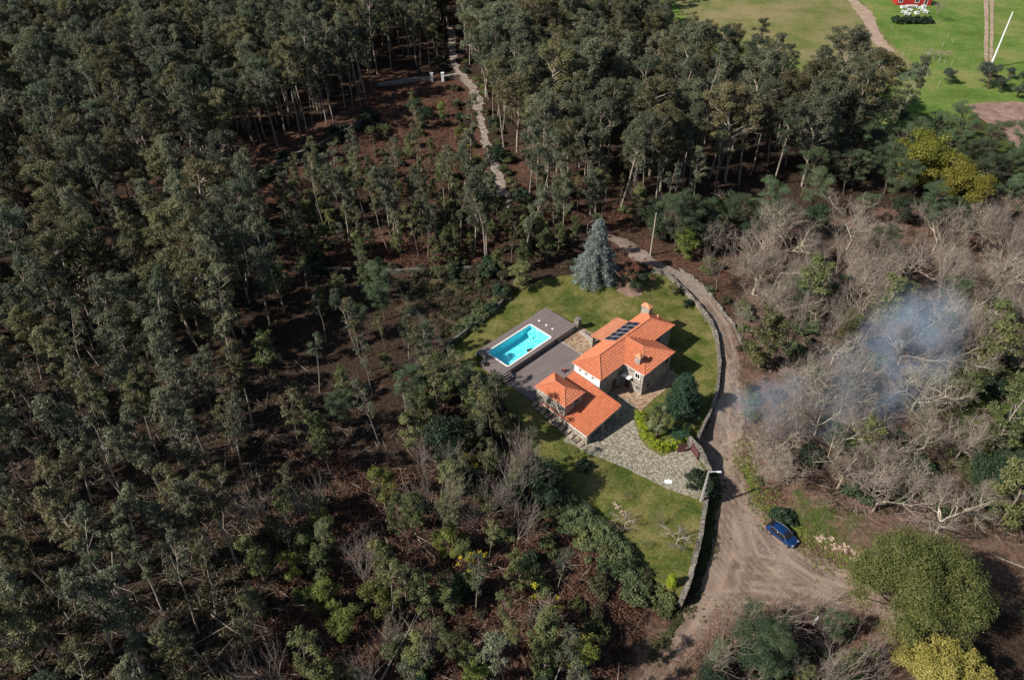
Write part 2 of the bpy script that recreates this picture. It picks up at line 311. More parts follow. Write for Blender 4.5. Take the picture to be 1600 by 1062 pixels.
# ---------------------------------------------------------------- draped sheets
def outline(poly, step=1.0, jit=.15):
    out = []; n = len(poly); rr = random.Random(len(poly) * 31 + int(poly[0][0] * 7))
    for i in range(n):
        a = np.array(poly[i]); b = np.array(poly[(i + 1) % n]); L = np.linalg.norm(b - a); k = max(1, int(L / step))
        for j in range(k):
            q = a + (b - a) * j / k; out.append((q[0] + rr.uniform(-jit, jit), q[1] + rr.uniform(-jit, jit)))
    return out
def sheet(name, poly, f, off, mat, grid=1.2, jit=.15, attrs=None, parent=None):
    o = outline(poly, grid, jit); P = np.array(o); lo, hi = P.min(0), P.max(0)
    gx, gy = np.meshgrid(np.arange(lo[0], hi[0], grid), np.arange(lo[1], hi[1], grid)); Q = np.stack([gx.ravel(), gy.ravel()], 1)
    Q = Q[inside(Q, o)]; Q = Q[dist_line(Q, o, True) > grid * .35]
    vs = [Vector(p) for p in o] + [Vector(p) for p in Q]; n = len(o)
    r = delaunay_2d_cdt(vs, [], [list(range(n))], 1, 1e-4)
    X = np.array([tuple(v) for v in r[0]]); Z = f(X) + off; Vs = np.column_stack([X, Z])
    fs = []
    for t in r[2]:
        a, b_, c = [X[i] for i in t[:3]]; fs.append(tuple(t) if (b_[0] - a[0]) * (c[1] - a[1]) - (b_[1] - a[1]) * (c[0] - a[0]) > 0 else tuple(t)[::-1])
    me = mesh(name, Vs, fs, mat, smooth=True)
    for k, fn in (attrs or {}).items():
        at = me.attributes.new(k, 'FLOAT', 'POINT'); at.data.foreach_set('value', fn(X).astype(np.float32))
    return tag(link(name, me, parent), kind='structure')
GARDEN_PX = [(697, 545), (740, 512), (782, 478), (800, 455), (850, 436), (900, 428), (950, 426), (1005, 424), (1042, 432), (1068, 458), (1090, 480), (1110, 506), (1118, 530), (1123, 570), (1118, 620), (1104, 655), (1082, 692), (1108, 733), (1104, 770), (1098, 800), (1088, 865), (1075, 915), (1064, 936),
             (1020, 905), (975, 855), (925, 805), (880, 755), (840, 715), (800, 650), (760, 600)]
GARDEN = wpoly(GARDEN_PX, h0)
# ground: fine grid in view, coarse skirt to the horizon
xs = np.concatenate([[-2500, -1500, -800, -450], np.arange(-260, 261, 1.7), [450, 800, 1500, 2500]])
ys = np.concatenate([[-2500, -800, -200, 0], np.arange(15, 330, 1.7), [400, 600, 1200, 2500]])
gx, gy = np.meshgrid(xs, ys); P = np.stack([gx.ravel(), gy.ravel()], 1); Z = hg(P)
nx, ny = len(xs), len(ys); i = np.arange(ny - 1)[:, None] * nx; j = np.arange(nx - 1)[None]
F = np.stack([i + j, i + j + 1, i + nx + j + 1, i + nx + j], -1).reshape(-1, 4)
me = mesh('ground', np.column_stack([P, Z]), F, M['forest_floor'], smooth=True)
def blobs(X, items, soft=8):
    r = np.zeros(len(X))
    for poly, amp in items: r = np.maximum(r, amp * ss(1 - dist_poly(X, wpoly(poly)) / soft))
    return r
RED = [([(590, 125), (720, 125), (735, 260), (700, 310), (560, 240), (560, 180)], 1.0), ([(380, 240), (600, 160), (560, 240), (420, 330), (330, 330)], .7), ([(500, 375), (760, 375), (760, 415), (480, 415)], .9), ([(850, 830), (1000, 860), (1000, 960), (850, 1000), (800, 920)], .7),
       ([(820, 230), (1000, 300), (1000, 360), (820, 330)], .55), ([(500, 760), (860, 760), (860, 1100), (500, 1100)], .42), ([(0, 0), (700, 0), (560, 200), (0, 600)], .25), ([(1160, 720), (1200, 760), (1360, 860), (1400, 900), (1340, 910), (1200, 800)], .8), ([(1120, 940), (1400, 940), (1400, 1010), (1120, 1010)], .8), ([(945, 365), (1080, 365), (1160, 500), (1170, 800), (1130, 560)], .6)]
PALE = [([(1170, 380), (1600, 300), (1700, 900), (1340, 900), (1180, 760), (1170, 600)], .62), ([(450, 560), (640, 560), (660, 700), (480, 720)], .12), ([(1000, 1000), (1500, 960), (1600, 1150), (1000, 1150)], .5), ([(620, 440), (780, 440), (700, 540)], .5)]
GREEN = [([(1490, 570), (1680, 560), (1680, 740), (1520, 720)], .9), ([(1180, 400), (1650, 400), (1650, 780), (1250, 720)], .36), ([(1400, 150), (1700, 160), (1700, 300), (1450, 230)], .7), ([(620, 450), (780, 440), (700, 540)], .45), ([(1320, 640), (1500, 600), (1500, 680), (1380, 720)], .5), ([(1180, 760), (1240, 780), (1380, 880), (1340, 890), (1250, 850), (1190, 800)], .55), ([(0, 0), (420, 0), (420, 700), (0, 700)], .15)]
for k, it in (('red', RED), ('pale', PALE), ('green', GREEN)):
    at = me.attributes.new(k, 'FLOAT', 'POINT'); at.data.foreach_set('value', blobs(P, it).astype(np.float32))
tag(link('ground', me), kind='structure')
sheet('lawn', GARDEN, h0, .05, M['lawn'], 1.3, .1)
MEADOW = wpoly([(1015, -60), (1035, 40), (1062, 88), (1150, 104), (1250, 134), (1330, 172), (1385, 208), (1440, 215), (1540, 175), (1620, 200), (1720, 190), (1700, -60)])
sheet('meadow', MEADOW, hg, .06, M['meadow'], 4, .6)
sheet('dry_field', wpoly([(1040, -30), (1075, 45), (1300, 118), (1400, 100), (1440, 118), (1415, 90), (1385, 60), (1365, 30), (1330, -30)]), hg, .12, M['meadow_dry'], 3, .6)
sheet('field_path', wpoly([(1312, -30), (1330, 10), (1350, 35), (1356, 60), (1375, 78), (1400, 84), (1380, 60), (1370, 40), (1362, 20), (1335, 0), (1325, -30)]), hg, .18, M['field_path'], 1.5, .5)
sheet('field_track', wpoly([(1537, -30), (1538, 100), (1544, 100), (1544, -30)]), hg, .18, M['field_path'], 1.2, .15)
sheet('wheel_track', wpoly([(1547, -30), (1546, 100), (1551, 100), (1553, -30)]), hg, .18, M['field_path'], 1.2, .15)
sheet('ploughed_soil', wpoly([(1508, 166), (1545, 160), (1590, 160), (1660, 175), (1660, 260), (1590, 232), (1560, 205), (1530, 185)]), hg, .18, M['bare_soil'], 2, .5)
sheet('vegetable_bed', wpoly([(1412, 112), (1450, 100), (1455, 118), (1410, 128), (1395, 118)]), hg, .18, M['ivy_leaf'], 1.5, .5)
ROAD_PX = [(940, 372), (962, 380), (985, 404), (1010, 414), (1045, 431), (1072, 457), (1094, 479), (1114, 505), (1124, 530), (1128, 570), (1123, 620), (1109, 660), (1088, 694), (1078, 700), (1088, 712), (1116, 736), (1120, 790), (1113, 840), (1103, 890), (1086, 935), (1062, 965), (1035, 1005), (1010, 1045), (975, 1100), (950, 1140),
           (1010, 1140), (1040, 1090), (1075, 1030), (1120, 985), (1160, 962), (1200, 950), (1260, 962), (1330, 970), (1400, 985), (1430, 960), (1400, 918), (1345, 903), (1300, 880), (1265, 862), (1245, 845), (1205, 812), (1182, 790), (1166, 760), (1160, 700), (1163, 640), (1158, 600), (1154, 540), (1143, 512), (1123, 480), (1104, 452), (1078, 432), (1052, 419), (1022, 405), (1002, 388), (980, 374), (950, 366)]
RUTS = [[(1150, 660), (1148, 720), (1150, 760), (1160, 820), (1175, 870), (1160, 930), (1100, 970)], [(1135, 700), (1140, 770), (1135, 860), (1110, 930), (1060, 990)], [(1170, 760), (1185, 820), (1240, 900), (1330, 940)], [(1150, 790), (1170, 870), (1240, 930), (1330, 955)], [(1120, 770), (1124, 860), (1108, 920), (1075, 965), (1040, 1030)], [(1160, 900), (1200, 905), (1290, 915), (1350, 930)], [(1165, 800), (1210, 850), (1270, 890), (1340, 912)], [(1100, 940), (1150, 930), (1210, 935)], [(1128, 730), (1128, 820), (1118, 890)],
        [(1160, 870), (1230, 885), (1300, 930)], [(1145, 600), (1146, 680)], [(1130, 560), (1118, 640)], [(1100, 470), (1130, 510), (1142, 560)]]
RW = [wpoly(r) for r in RUTS]
GRAV = [([(1110, 600), (1165, 600), (1162, 740), (1200, 800), (1150, 810), (1130, 720)], .5), ([(1180, 800), (1300, 890), (1340, 930), (1290, 930), (1180, 860)], .55), ([(1060, 430), (1100, 460), (1150, 540), (1160, 640), (1110, 640)], .6), ([(960, 380), (1060, 430), (1000, 410)], .5)]
def rut(X):
    d = np.full(len(X), 9.)
    for r in RW: d = np.minimum(d, np.abs(dist_line(X, r) - .75))
    return np.exp(-(d / .33) ** 2) * (.8 + .2 * np.sin(X[:, 0] * 1.7 + X[:, 1] * .9))
def damp(X):
    d = np.full(len(X), 9.)
    for r in RW: d = np.minimum(d, dist_line(X, r))
    return (np.exp(-((d - .30) / .22) ** 2) * .75 + np.exp(-((d - 1.25) / .25) ** 2) * .5) * (.6 + .4 * np.sin(X[:, 0] * .9 - X[:, 1] * .6))
def grv(X): return np.clip(blobs(X, GRAV, 3) + .12, 0, 1) * (.6 + .4 * np.sin(X[:, 0] * .8) * np.sin(X[:, 1] * .6))
sheet('dirt_road', wpoly(ROAD_PX), hg, .07, M['dirt_road'], .4, .22, {'rut': rut, 'gravel': grv, 'damp': damp})
sheet('forest_track', wpoly([(796, 330), (778, 300), (768, 270), (757, 235), (749, 205), (741, 172), (731, 138), (716, 119), (703, 100), (700, 40), (709, 40), (714, 100), (722, 112), (744, 134), (755, 160), (757, 190), (765, 222), (779, 252), (788, 280), (800, 322)]), hg, .07, M['track_soil'], .8, .55)
sheet('courtyard', wpoly([(905, 700), (918, 709), (940, 716), (985, 736), (1030, 758), (1089, 781), (1096, 765), (1103, 738), (1074, 697), (1054, 706), (1034, 713), (1012, 702), (998, 680), (992, 655), (999, 646), (960, 600), (905, 640), (880, 690)], h0), lambda X: h0(X), .10, M['cobble'], .9, .1)
sheet('terracotta_patio', wpoly([(985, 628), (999, 645), (1024, 622), (1062, 592), (1050, 578), (950, 590), (940, 605)], h0), h0, .14, M['patio_stone'], .9, .04)
sheet('back_patio', wpoly([(882, 516), (900, 505), (938, 530), (925, 560), (895, 562), (880, 545)], h0), h0, .10, M['patio_stone'], .9, .04)
sheet('flower_bed', wpoly([(955, 440), (1000, 430), (1003, 462), (985, 465), (965, 456)], h0), h0, .10, M['bare_soil'], .8, .2)
sheet('grass_clearing', wpoly([(1480, 640), (1530, 598), (1600, 585), (1660, 600), (1660, 670), (1590, 650), (1530, 660)]), hg, .08, M['wild_grass'], 1.5, .5)
sheet('verge', wpoly([(1107, 742), (1118, 738), (1120, 790), (1112, 845), (1100, 890), (1090, 905), (1096, 860), (1103, 800)]), hg, .10, M['wild_grass'], .8, .1)
# ================================================================ BUILDINGS AND POOL (frame: x up-right, y up-left, origin at the west eave corner)
HX, HY, HR = 9.0, 84.2, R(45)
HU = np.array([math.cos(HR), math.sin(HR)]); HV = np.array([-math.sin(HR), math.cos(HR)])
def hw(x, y): return (HX + x * HU[0] + y * HV[0], HY + x * HU[1] + y * HV[1])
def slope(mb, pts, e0, e1, mi=0, pitch_w=.40, course=.45, flat=False, lift=.0):
    """tiled slope: pts = 3d polygon, e0-e1 = eave ends (3d)"""
    e0 = np.array(e0, float); e1 = np.array(e1, float); T = e1 - e0; L = np.linalg.norm(T); T /= L
    P3 = np.array(pts, float); n = None
    for a in range(len(P3)):
        nn = np.cross(P3[a] - e0, T)
        if np.linalg.norm(nn) > .5: n = nn / np.linalg.norm(nn); break
    if n[2] < 0: n = -n
    S = np.cross(n, T)
    if S[2] < 0: S = -S
    q = np.stack([(P3 - e0) @ T, (P3 - e0) @ S], 1)
    def span(t):
        ys = []
        for i in range(len(q)):
            a, b = q[i], q[(i + 1) % len(q)]
            if (a[0] - t) * (b[0] - t) <= 0 and abs(a[0] - b[0]) > 1e-9: ys.append(a[1] + (b[1] - a[1]) * (t - a[0]) / (b[0] - a[0]))
        return (min(ys), max(ys)) if len(ys) >= 2 else (0, 0)
    prof = [0, .07, .11, .07] if not flat else [0, .02, .02, .0]
    t0, t1 = q[:, 0].min(), q[:, 0].max(); nt_ = max(4, int(round((t1 - t0) / (pitch_w / 4)))); ts = np.linspace(t0 + 1e-4, t1 - 1e-4, nt_ + 1)
    smax = q[:, 1].max(); rows = []
    k = 0
    while k * course < smax: rows += [(k * course, .028), ((k + 1) * course - .012, 0.0)]; k += 1
    vs = []; fs = []; R_ = len(rows)
    for i, t in enumerate(ts):
        lo, hi = span(t)
        for (sv, oz) in rows:
            sv2 = min(max(sv, lo), hi); vs.append(e0 + T * t + S * sv2 + n * (prof[i % 4] + oz + lift))
    for i in range(len(ts) - 1):
        for r in range(R_ - 1):
            a = i * R_ + r; f = (a, a + R_, a + R_ + 1, a + 1)
            p = [vs[z] for z in f]
            if np.linalg.norm(np.cross(p[2] - p[0], p[3] - p[1])) > 1e-5: fs.append(f)
    mb.add(vs, fs, mi)
    mb.add([p - n * .02 for p in P3] + [p - n * .14 for p in P3], [tuple(range(len(P3))), tuple(range(len(P3), 2 * len(P3)))[::-1]] + [(i, (i + 1) % len(P3), len(P3) + (i + 1) % len(P3), len(P3) + i) for i in range(len(P3))], 1)
def ridges(mb, segs, r=.12):
    for a, b in segs:
        a = np.array(a, float); b = np.array(b, float); L = np.linalg.norm(b - a); k = max(2, int(L / .45)); pts = []; rad = []
        for i in range(k):
            for f_, rr in ((0, r * 1.12), (.96, r * .9)):
                pts.append(a + (b - a) * (i + f_) / k + np.array([0, 0, .05])); rad.append(rr)
        mb.tube(pts, rad, 6)
house = empty('stone_house', (HX, HY, 0), HR, 'two-storey stone farmhouse with orange tiled hip roofs beside the pool', 'house')
ZE, ZR = 4.62, 6.0
A_ = lambda *p: np.array(p, float)
L_, F_, R_c, N_ = A_(0, 0, ZE), A_(0, -5.7, ZE), A_(18.4, -5.7, ZE), A_(18.4, 0, ZE)
r1, r2 = A_(2.9, -2.85, ZR), A_(15.5, -2.85, ZR)
wA, wB, wC, wD = A_(5.4, -5.7, ZE), A_(5.4, -9.6, ZE), A_(13.0, -9.6, ZE), A_(13.0, -5.7, ZE)
w0, w1 = A_(9.2, -2.85, ZR), A_(9.2, -6.2, ZR)
mb = MB()
slope(mb, [L_, r1, r2, N_], L_, N_); slope(mb, [L_, F_, r1], F_, L_); slope(mb, [F_, R_c, r2, r1], F_, R_c); slope(mb, [R_c, N_, r2], R_c, N_)
slope(mb, [wA, wB, w1, w0], wA, wB, lift=.03); slope(mb, [wB, wC, w1], wB, wC, lift=.03); slope(mb, [wC, wD, w0, w1], wC, wD, lift=.03)
roof = mb.build('roof', [M['roof_tile'], M['white_render']], house)
mb = MB(); ridges(mb, [(r1, r2), (L_, r1), (F_, r1), (R_c, r2), (N_, r2), (w0, w1), (wB, w1), (wC, w1)]); mb.build('ridge_cap', M['ridge_tile'], roof)
mb = MB(); an = [A_(7.3, 0.05, ZE - .08), A_(14.1, 0.05, ZE - .08), A_(14.1, 2.6, 4.0), A_(7.3, 2.6, 4.0)]
slope(mb, an, an[3], an[2], flat=True, pitch_w=.34); porch_roof = mb.build('porch_roof', [M['roof_flat_tile'], M['wood_frame']], house)
mb = MB(); mb.box((9.2, -2.85, 2.2), (17.7, 5.0, 4.7)); mb.box((9.2, -7.25, 2.15), (6.95, 4.0, 4.6)); mb.build('wall', M['stone_wall'], house)
mb = MB(); mb.box((.325, -2.85, 3.55), (.06, 4.98, 1.9)); mb.build('rendered_wall', M['white_render'], house)
for px_, py_ in ((7.7, 2.3), (13.7, 2.3)): mb = MB(); mb.box((px_, py_, 2.75), (.4, .4, 2.3)); mb.build('porch_post', M['granite'], house)
mb = MB(); mb.box((10.7, 2.2, 2.1), (5.6, .3, .9)); mb.build('porch_wall', M['granite'], house)
def opening(par, p, n, wd, ht, kind='window', frame='white_render', panem='dark_glass', sill=True):
    """p = centre on wall face (local), n = outward unit normal (x,y)"""
    ang = math.atan2(n[1], n[0]) + math.pi / 2; c = np.array([p[0], p[1]]); nn = np.array(n)
    M3 = Matrix.Rotation(ang, 3, 'Z'); a = np.array([math.cos(ang), math.sin(ang)]); mb = MB(); t = .14
    def bx(du, dz, w_, h_, dep, o=.0): q = c + a * du + nn * o; mb.box((q[0], q[1], p[2] + dz), (w_, dep, h_), M=M3)
    bx(0, ht / 2 + t / 2, wd + 2 * t, t, .09, .03); bx(0, -ht / 2 - t / 2, wd + 2 * t, t, .09, .03)
    bx(-wd / 2 - t / 2, 0, t, ht, .09, .03); bx(wd / 2 + t / 2, 0, t, ht, .09, .03)
    if kind == 'window': bx(0, 0, .05, ht, .06, .02)
    fr = mb.build(kind, M[frame], par); mb = MB(); bx(0, 0, wd, ht, .03, .012); mb.build('pane' if kind == 'window' else 'door_leaf', M[panem], fr)
    if sill: mb = MB(); bx(0, -ht / 2 - t - .03, wd + .45, .06, .2, .09); mb.build('sill', M['granite'], fr)
    return fr
for yy in (-1.5, -2.75, -4.0): opening(house, (.295, yy, 3.95), (-1, 0), .38, .55, sill=False)
opening(house, (3.9, -5.35, 1.15), (0, -1), .95, 2.1, 'door', 'granite', 'wood_frame', False); opening(house, (5.0, -5.35, 2.9), (0, -1), .6, .9, frame='granite')
opening(house, (5.725, -8.2, 3.55), (-1, 0), .75, .85); opening(house, (5.725, -6.6, 1.2), (-1, 0), .9, 2.1, 'door', 'granite', 'gate_paint', False); opening(house, (5.725, -8.5, 1.3), (-1, 0), .5, .55, frame='granite')
opening(house, (11.6, -9.25, 3.5), (0, -1), .8, 1.0, frame='granite'); opening(house, (7.3, -9.25, 1.4), (0, -1), .7, 1.0, frame='granite')
opening(house, (14.6, -5.35, 3.4), (0, -1), .8, 1.1, frame='granite'); opening(house, (10.7, -.35, 3.0), (0, 1), 1.2, 1.9, frame='granite', sill=False)
mb = MB(); mb.box((5.3, -6.6, 2.7), (.9, 1.5, .07)); mb.build('door_canopy', M['white_render'], house)
def chimney(x, y, zb, h, wx, wy):
    mb = MB(); mb.box((x, y, zb + h / 2), (wx, wy, h)); mb.box((x, y, zb + h - .03), (wx + .16, wy + .16, .12)); c = mb.build('chimney', M['granite'], roof)
    mb = MB(); k = zb + h + .25
    for sx_ in (-1, 1):
        for sy_ in (-1, 1): mb.box((x + sx_ * (wx / 2 - .1), y + sy_ * (wy / 2 - .1), k - .12), (.14, .14, .26))
    v = [(x - wx / 2 - .14, y - wy / 2 - .14, k), (x + wx / 2 + .14, y - wy / 2 - .14, k), (x + wx / 2 + .14, y + wy / 2 + .14, k), (x - wx / 2 - .14, y + wy / 2 + .14, k)]
    t = [(x - .12 * wx, y - .12 * wy, k + .42), (x + .12 * wx, y - .12 * wy, k + .42), (x + .12 * wx, y + .12 * wy, k + .42), (x - .12 * wx, y + .12 * wy, k + .42)]
    mb.add(v + t, [(0, 3, 2, 1), (4, 5, 6, 7), (0, 1, 5, 4), (1, 2, 6, 5), (2, 3, 7, 6), (3, 0, 4, 7)]); mb.build('chimney_cap', M['clay_cap'], c)
chimney(6.7, -7.4, 4.7, 1.5, .75, .85); chimney(17.4, -.75, 4.4, 1.75, .85, 1.5)
for p in ((8.2, -8.0, 5.25), (16.9, -3.3, 5.6)): mb = MB(); mb.tube([p, (p[0], p[1], p[2] + .45)], .1, 8); mb.box((p[0], p[1], p[2] + .5), (.34, .34, .08)); mb.build('roof_vent', M['clay_cap'], roof)
nsl = np.cross(r1 - L_, N_ - L_); nsl /= np.linalg.norm(nsl); nsl *= np.sign(nsl[2]); Sd = A_(0, -2.85, ZR - ZE); Sd /= np.linalg.norm(Sd)
Mx = Matrix((Vector((1, 0, 0)), Vector(tuple(Sd)), Vector(tuple(nsl)))).transposed()
if Mx.determinant() < 0: Mx = Matrix((Vector((-1, 0, 0)), Vector(tuple(Sd)), Vector(tuple(nsl)))).transposed()
for i in range(5):
    for k in range(2):
        sp = empty('solar_panel', (0, 0, 0)); sp.parent = house; c = A_(8.0 + i * 1.26, 0, ZE) + Sd * (.80 + k * 1.26) + nsl * .17
        mb = MB(); mb.box(c, (1.20, 1.22, .04), M=Mx); mb.build('frame', M['concrete'], sp); mb = MB(); mb.box(c + nsl * .024, (1.12, 1.14, .012), M=Mx); mb.build('solar_cells', M['solar_cell'], sp)
# outbuilding with lean-to
ob = empty('stone_outbuilding', (HX, HY, 0), HR, 'small stone outbuilding with a hip roof and a long lean-to roof next to the deck', 'outbuilding')
z4, z5 = 4.4, 5.45; W_, S_, E_, Nn = A_(-7.6, .5, z4), A_(-7.6, -5.5, z4), A_(-3.3, -5.5, z4), A_(-3.3, .5, z4); q1, q2 = A_(-5.45, -1.65, z5), A_(-5.45, -3.35, z5)
mb = MB(); slope(mb, [W_, S_, q2, q1], S_, W_); slope(mb, [S_, E_, q2], S_, E_); slope(mb, [E_, Nn, q1, q2], E_, Nn); slope(mb, [Nn, W_, q1], Nn, W_)
rf = mb.build('roof', [M['roof_tile'], M['white_render']], ob); mb = MB(); ridges(mb, [(q1, q2), (W_, q1), (Nn, q1), (S_, q2), (E_, q2)], .1); mb.build('ridge_cap', M['ridge_tile'], rf)
l1, l2, l3, l4 = A_(.15, -.35, 3.15), A_(-.45, -10.2, 3.0), A_(-7.9, -10.0, 1.95), A_(-7.5, -.2, 2.0)
mb = MB(); slope(mb, [l1, l2, l3, l4], l3, l4, lift=.0); mb.build('lean_to_roof', [M['roof_tile'], M['white_render']], ob)
mb = MB(); mb.box((-5.45, -2.5, 2.0), (3.8, 5.5, 4.7)); mb.box((-7.3, -7.6, .8), (.4, 4.6, 1.9)); mb.box((-4.0, -.55, 1.6), (7.0, .3, 1.8)); mb.build('wall', M['stone_wall'], ob)
for xx, yy in ((-7.5, -9.75), (-4.2, -9.8), (-.9, -9.8)):
    mb = MB(); mb.box((xx, yy, .85 + (.2 if xx > -5 else 0) + (.3 if xx > -2 else 0)), (.3, .3, 1.9 + (.4 if xx > -5 else 0) + (.5 if xx > -2 else 0))); mb.build('post', M['granite'], ob)
opening(ob, (-4.9, -5.255, 3.65), (0, -1), .7, .7, frame='granite'); opening(ob, (-7.355, -2.2, 3.2), (-1, 0), .5, .8, frame='granite')
# stairs
mb = MB()
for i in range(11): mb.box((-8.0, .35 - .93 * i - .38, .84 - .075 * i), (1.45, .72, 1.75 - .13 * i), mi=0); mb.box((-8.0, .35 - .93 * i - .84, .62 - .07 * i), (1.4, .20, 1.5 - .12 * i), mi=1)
st = mb.build('stone_stairway', [M['step_stone'], M['shaded_riser']], None, (HX, HY, 0), HR); tag(st, 'broad stone stairway descending beside the outbuilding wall to the cobbles', 'stairs')
# decks and pool
dk = empty('pool_deck', (HX, HY, 0), HR, 'raised grey wooden deck around the turquoise swimming pool', 'deck')
mb = MB(); x0, x1, y0, y1 = -5.9, 3.8, 7.75, 12.3; X0, X1, Y0, Y1 = -7.2, 9.0, 6.85, 13.7
for a, b_, c, d in ((X0, X1, Y0, y0), (X0, X1, y1, Y1), (X0, x0, y0, y1), (x1, X1, y0, y1)): mb.box(((a + b_) / 2, (c + d) / 2, 2.72), (b_ - a, d - c, .10))
mb.box((-7.75, 9.2, 2.66), (1.1, 4.7, .10)); mb.build('decking', M['deck_board'], dk)
mb = MB(); mb.box((X1 - 2.3, Y0 + .15, 2.15), (4.4, .2, 1.0)); mb.box((X1 - .12, (Y0 + Y1) / 2 + .2, 2.15), (.16, 6.2, 1.0)); mb.build('stone_face', M['granite'], dk)
mb = MB(); mb.box(((X0 + 4.2) / 2, Y0 + .12, 2.15), (4.2 - X0 - .2, .1, 1.0)); mb.box((-8.2, 9.2, 2.1), (.1, 4.5, 1.0)); mb.box((.8, Y1 - .1, 2.1), (15.8, .1, 1.0)); mb.build('skirt', M['deck_board'], dk)
for i in range(3): mb = MB(); mb.box((-7.3, 6.72 - .34 * i, 2.56 - .21 * i), (1.9, .34, .08)); mb.box((-7.3, 6.62 - .34 * i, 2.42 - .21 * i), (1.86, .05, .2)); mb.build('step', M['deck_board'], dk)
def rrect(x0, x1, y0, y1, r, n=5):
    o = []
    for cx, cy, a0 in ((x1 - r, y1 - r, 0), (x0 + r, y1 - r, 90), (x0 + r, y0 + r, 180), (x1 - r, y0 + r, 270)):
        for k in range(n + 1): a = R(a0 + 90 * k / n); o.append((cx + r * math.cos(a), cy + r * math.sin(a)))
    return o
def ring(mb, a, b, z0, z1, mi=0):
    n = len(a); vs = [(*p, z1) for p in a] + [(*p, z1) for p in b] + [(*p, z0) for p in a] + [(*p, z0) for p in b]
    fs = []
    for i in range(n):
        j = (i + 1) % n; fs += [(i, j, n + j, n + i), (2 * n + i, i, n + i, 3 * n + i)[:0] or (i, 2 * n + i, 2 * n + j, j), (n + i, n + j, 3 * n + j, 3 * n + i), (2 * n + i, 3 * n + i, 3 * n + j, 2 * n + j)]
    mb.add(vs, fs, mi)
pool = empty('swimming_pool', (HX, HY, 0), HR, 'turquoise swimming pool with rounded white coping sunk in the deck', 'swimming pool')
mb = MB(); ring(mb, rrect(-6.13, 4.03, 7.52, 12.53, .42), rrect(x0, x1, y0, y1, .25), 2.70, 2.82); mb.build('coping', M['pool_coping'], pool)
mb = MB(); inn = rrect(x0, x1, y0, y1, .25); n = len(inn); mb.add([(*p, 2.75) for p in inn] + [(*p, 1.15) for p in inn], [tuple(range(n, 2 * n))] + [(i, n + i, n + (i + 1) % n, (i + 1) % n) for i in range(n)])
mb.box((x1 - .55, (y0 + y1) / 2, 1.6), (1.05, y1 - y0 - .1, .9)); mb.build('basin', M['pool_tile_caustic'], pool)
mb = MB(); mb.add([(*p, 2.58) for p in inn], [tuple(range(n))]); mb.build('water', M['pool_water'], pool)
ld_ = empty('lower_deck', (HX, HY, 0), HR, 'lower grey wooden terrace between the pool deck and the stone outbuilding', 'deck')
mb = MB(); mb.prism([(-8.1, .45), (-8.1, 6.8), (4.9, 6.8), (4.9, .35), (-7.0, .35)], 1.70, 1.86); mb.build('decking', M['deck_board'], ld_)
mb = MB(); mb.box((5.05, 3.6, 1.82), (.3, 6.6, .14)); mb.build('stone_edge', M['granite'], ld_); mb = MB(); mb.box((-.6, .16, 1.84), (2.6, .3, .12)); mb.build('stone_edge', M['granite'], ld_)
def solo(name, mb, mats, label, cat, x=None, y=None, z=0, rz=0, group=None, smooth=False):
    return tag(mb.build(name, mats, None, (x, y, z) if x is not None else None, rz, smooth), label, cat, group)
# things on the decks
mb = MB(); mb.box((0, 0, .06), (.5, .3, .12)); mb.box((0, 0, .15), (.3, .24, .08)); mb.tube([(-.2, .16, .08), (-.2, -.16, .08)], .07, 8); mb.tube([(.2, .16, .08), (.2, -.16, .08)], .07, 8); x, y = hw(.4, 9.0)
solo('pool_cleaner', mb, M['rubber'], 'black pool cleaning robot on the floor of the swimming pool', 'pool cleaner', x, y, 1.16, R(20)).scale = (1.9, 1.9, 1.9)
mb = MB(); mb.tube([(0, 0, 0), (0, 0, .10)], .16, 10); mb.tube([(0, 0, .10), (0, 0, .2)], .06, 8); x, y = hw(1.8, 9.6)
solo('chlorine_float', mb, M['dark_metal'], 'small dark float on the water near the pool cleaner', 'float', x, y, 2.57)
for k, (a, b_, lb) in enumerate(((842.4, 501, 'white floor light in the deck, nearest the lawn edge of three'), (853.7, 507.9, 'white floor light in the deck, middle of three'), (863.5, 513.8, 'white floor light in the deck, nearest the stone pillar of three'))):
    g = G(a, b_, 2.78); mb = MB(); mb.tube([(0, 0, 0), (0, 0, .05)], .2, 12); mb.tube([(0, 0, .05), (0, 0, .08)], .12, 12)
    solo('deck_light', mb, M['lamp_white'], lb, 'floor light', g[0], g[1], 2.77, group='floor lights on the pool deck')
mb = MB(); mb.tube([(0, 0, 0), (0, 0, 2.2), (.1, 0, 2.32), (.35, 0, 2.32)], .05, 8); mb.tube([(.35, 0, 2.30), (.35, 0, 2.26)], .12, 10); mb.box((0, 0, .03), (.9, .9, .06)); x, y = hw(-7.9, 10.4)
solo('outdoor_shower', mb, M['dark_metal'], 'dark upright outdoor shower post at the left corner of the pool deck', 'shower', x, y, 2.70)
mb = MB(); mb.box((0, 0, 1.05), (.85, .85, 2.1)); mb.box((0, 0, 2.16), (1.0, 1.0, .12)); mb.box((-.1, .2, .5), (1.1, 1.2, 1.0)); x, y = hw(9.6, 7.0)
solo('stone_pillar', mb, M['dry_stone'], 'tall rough stone pillar beside the deck corner and the lawn', 'pillar', x, y, 1.6, HR)
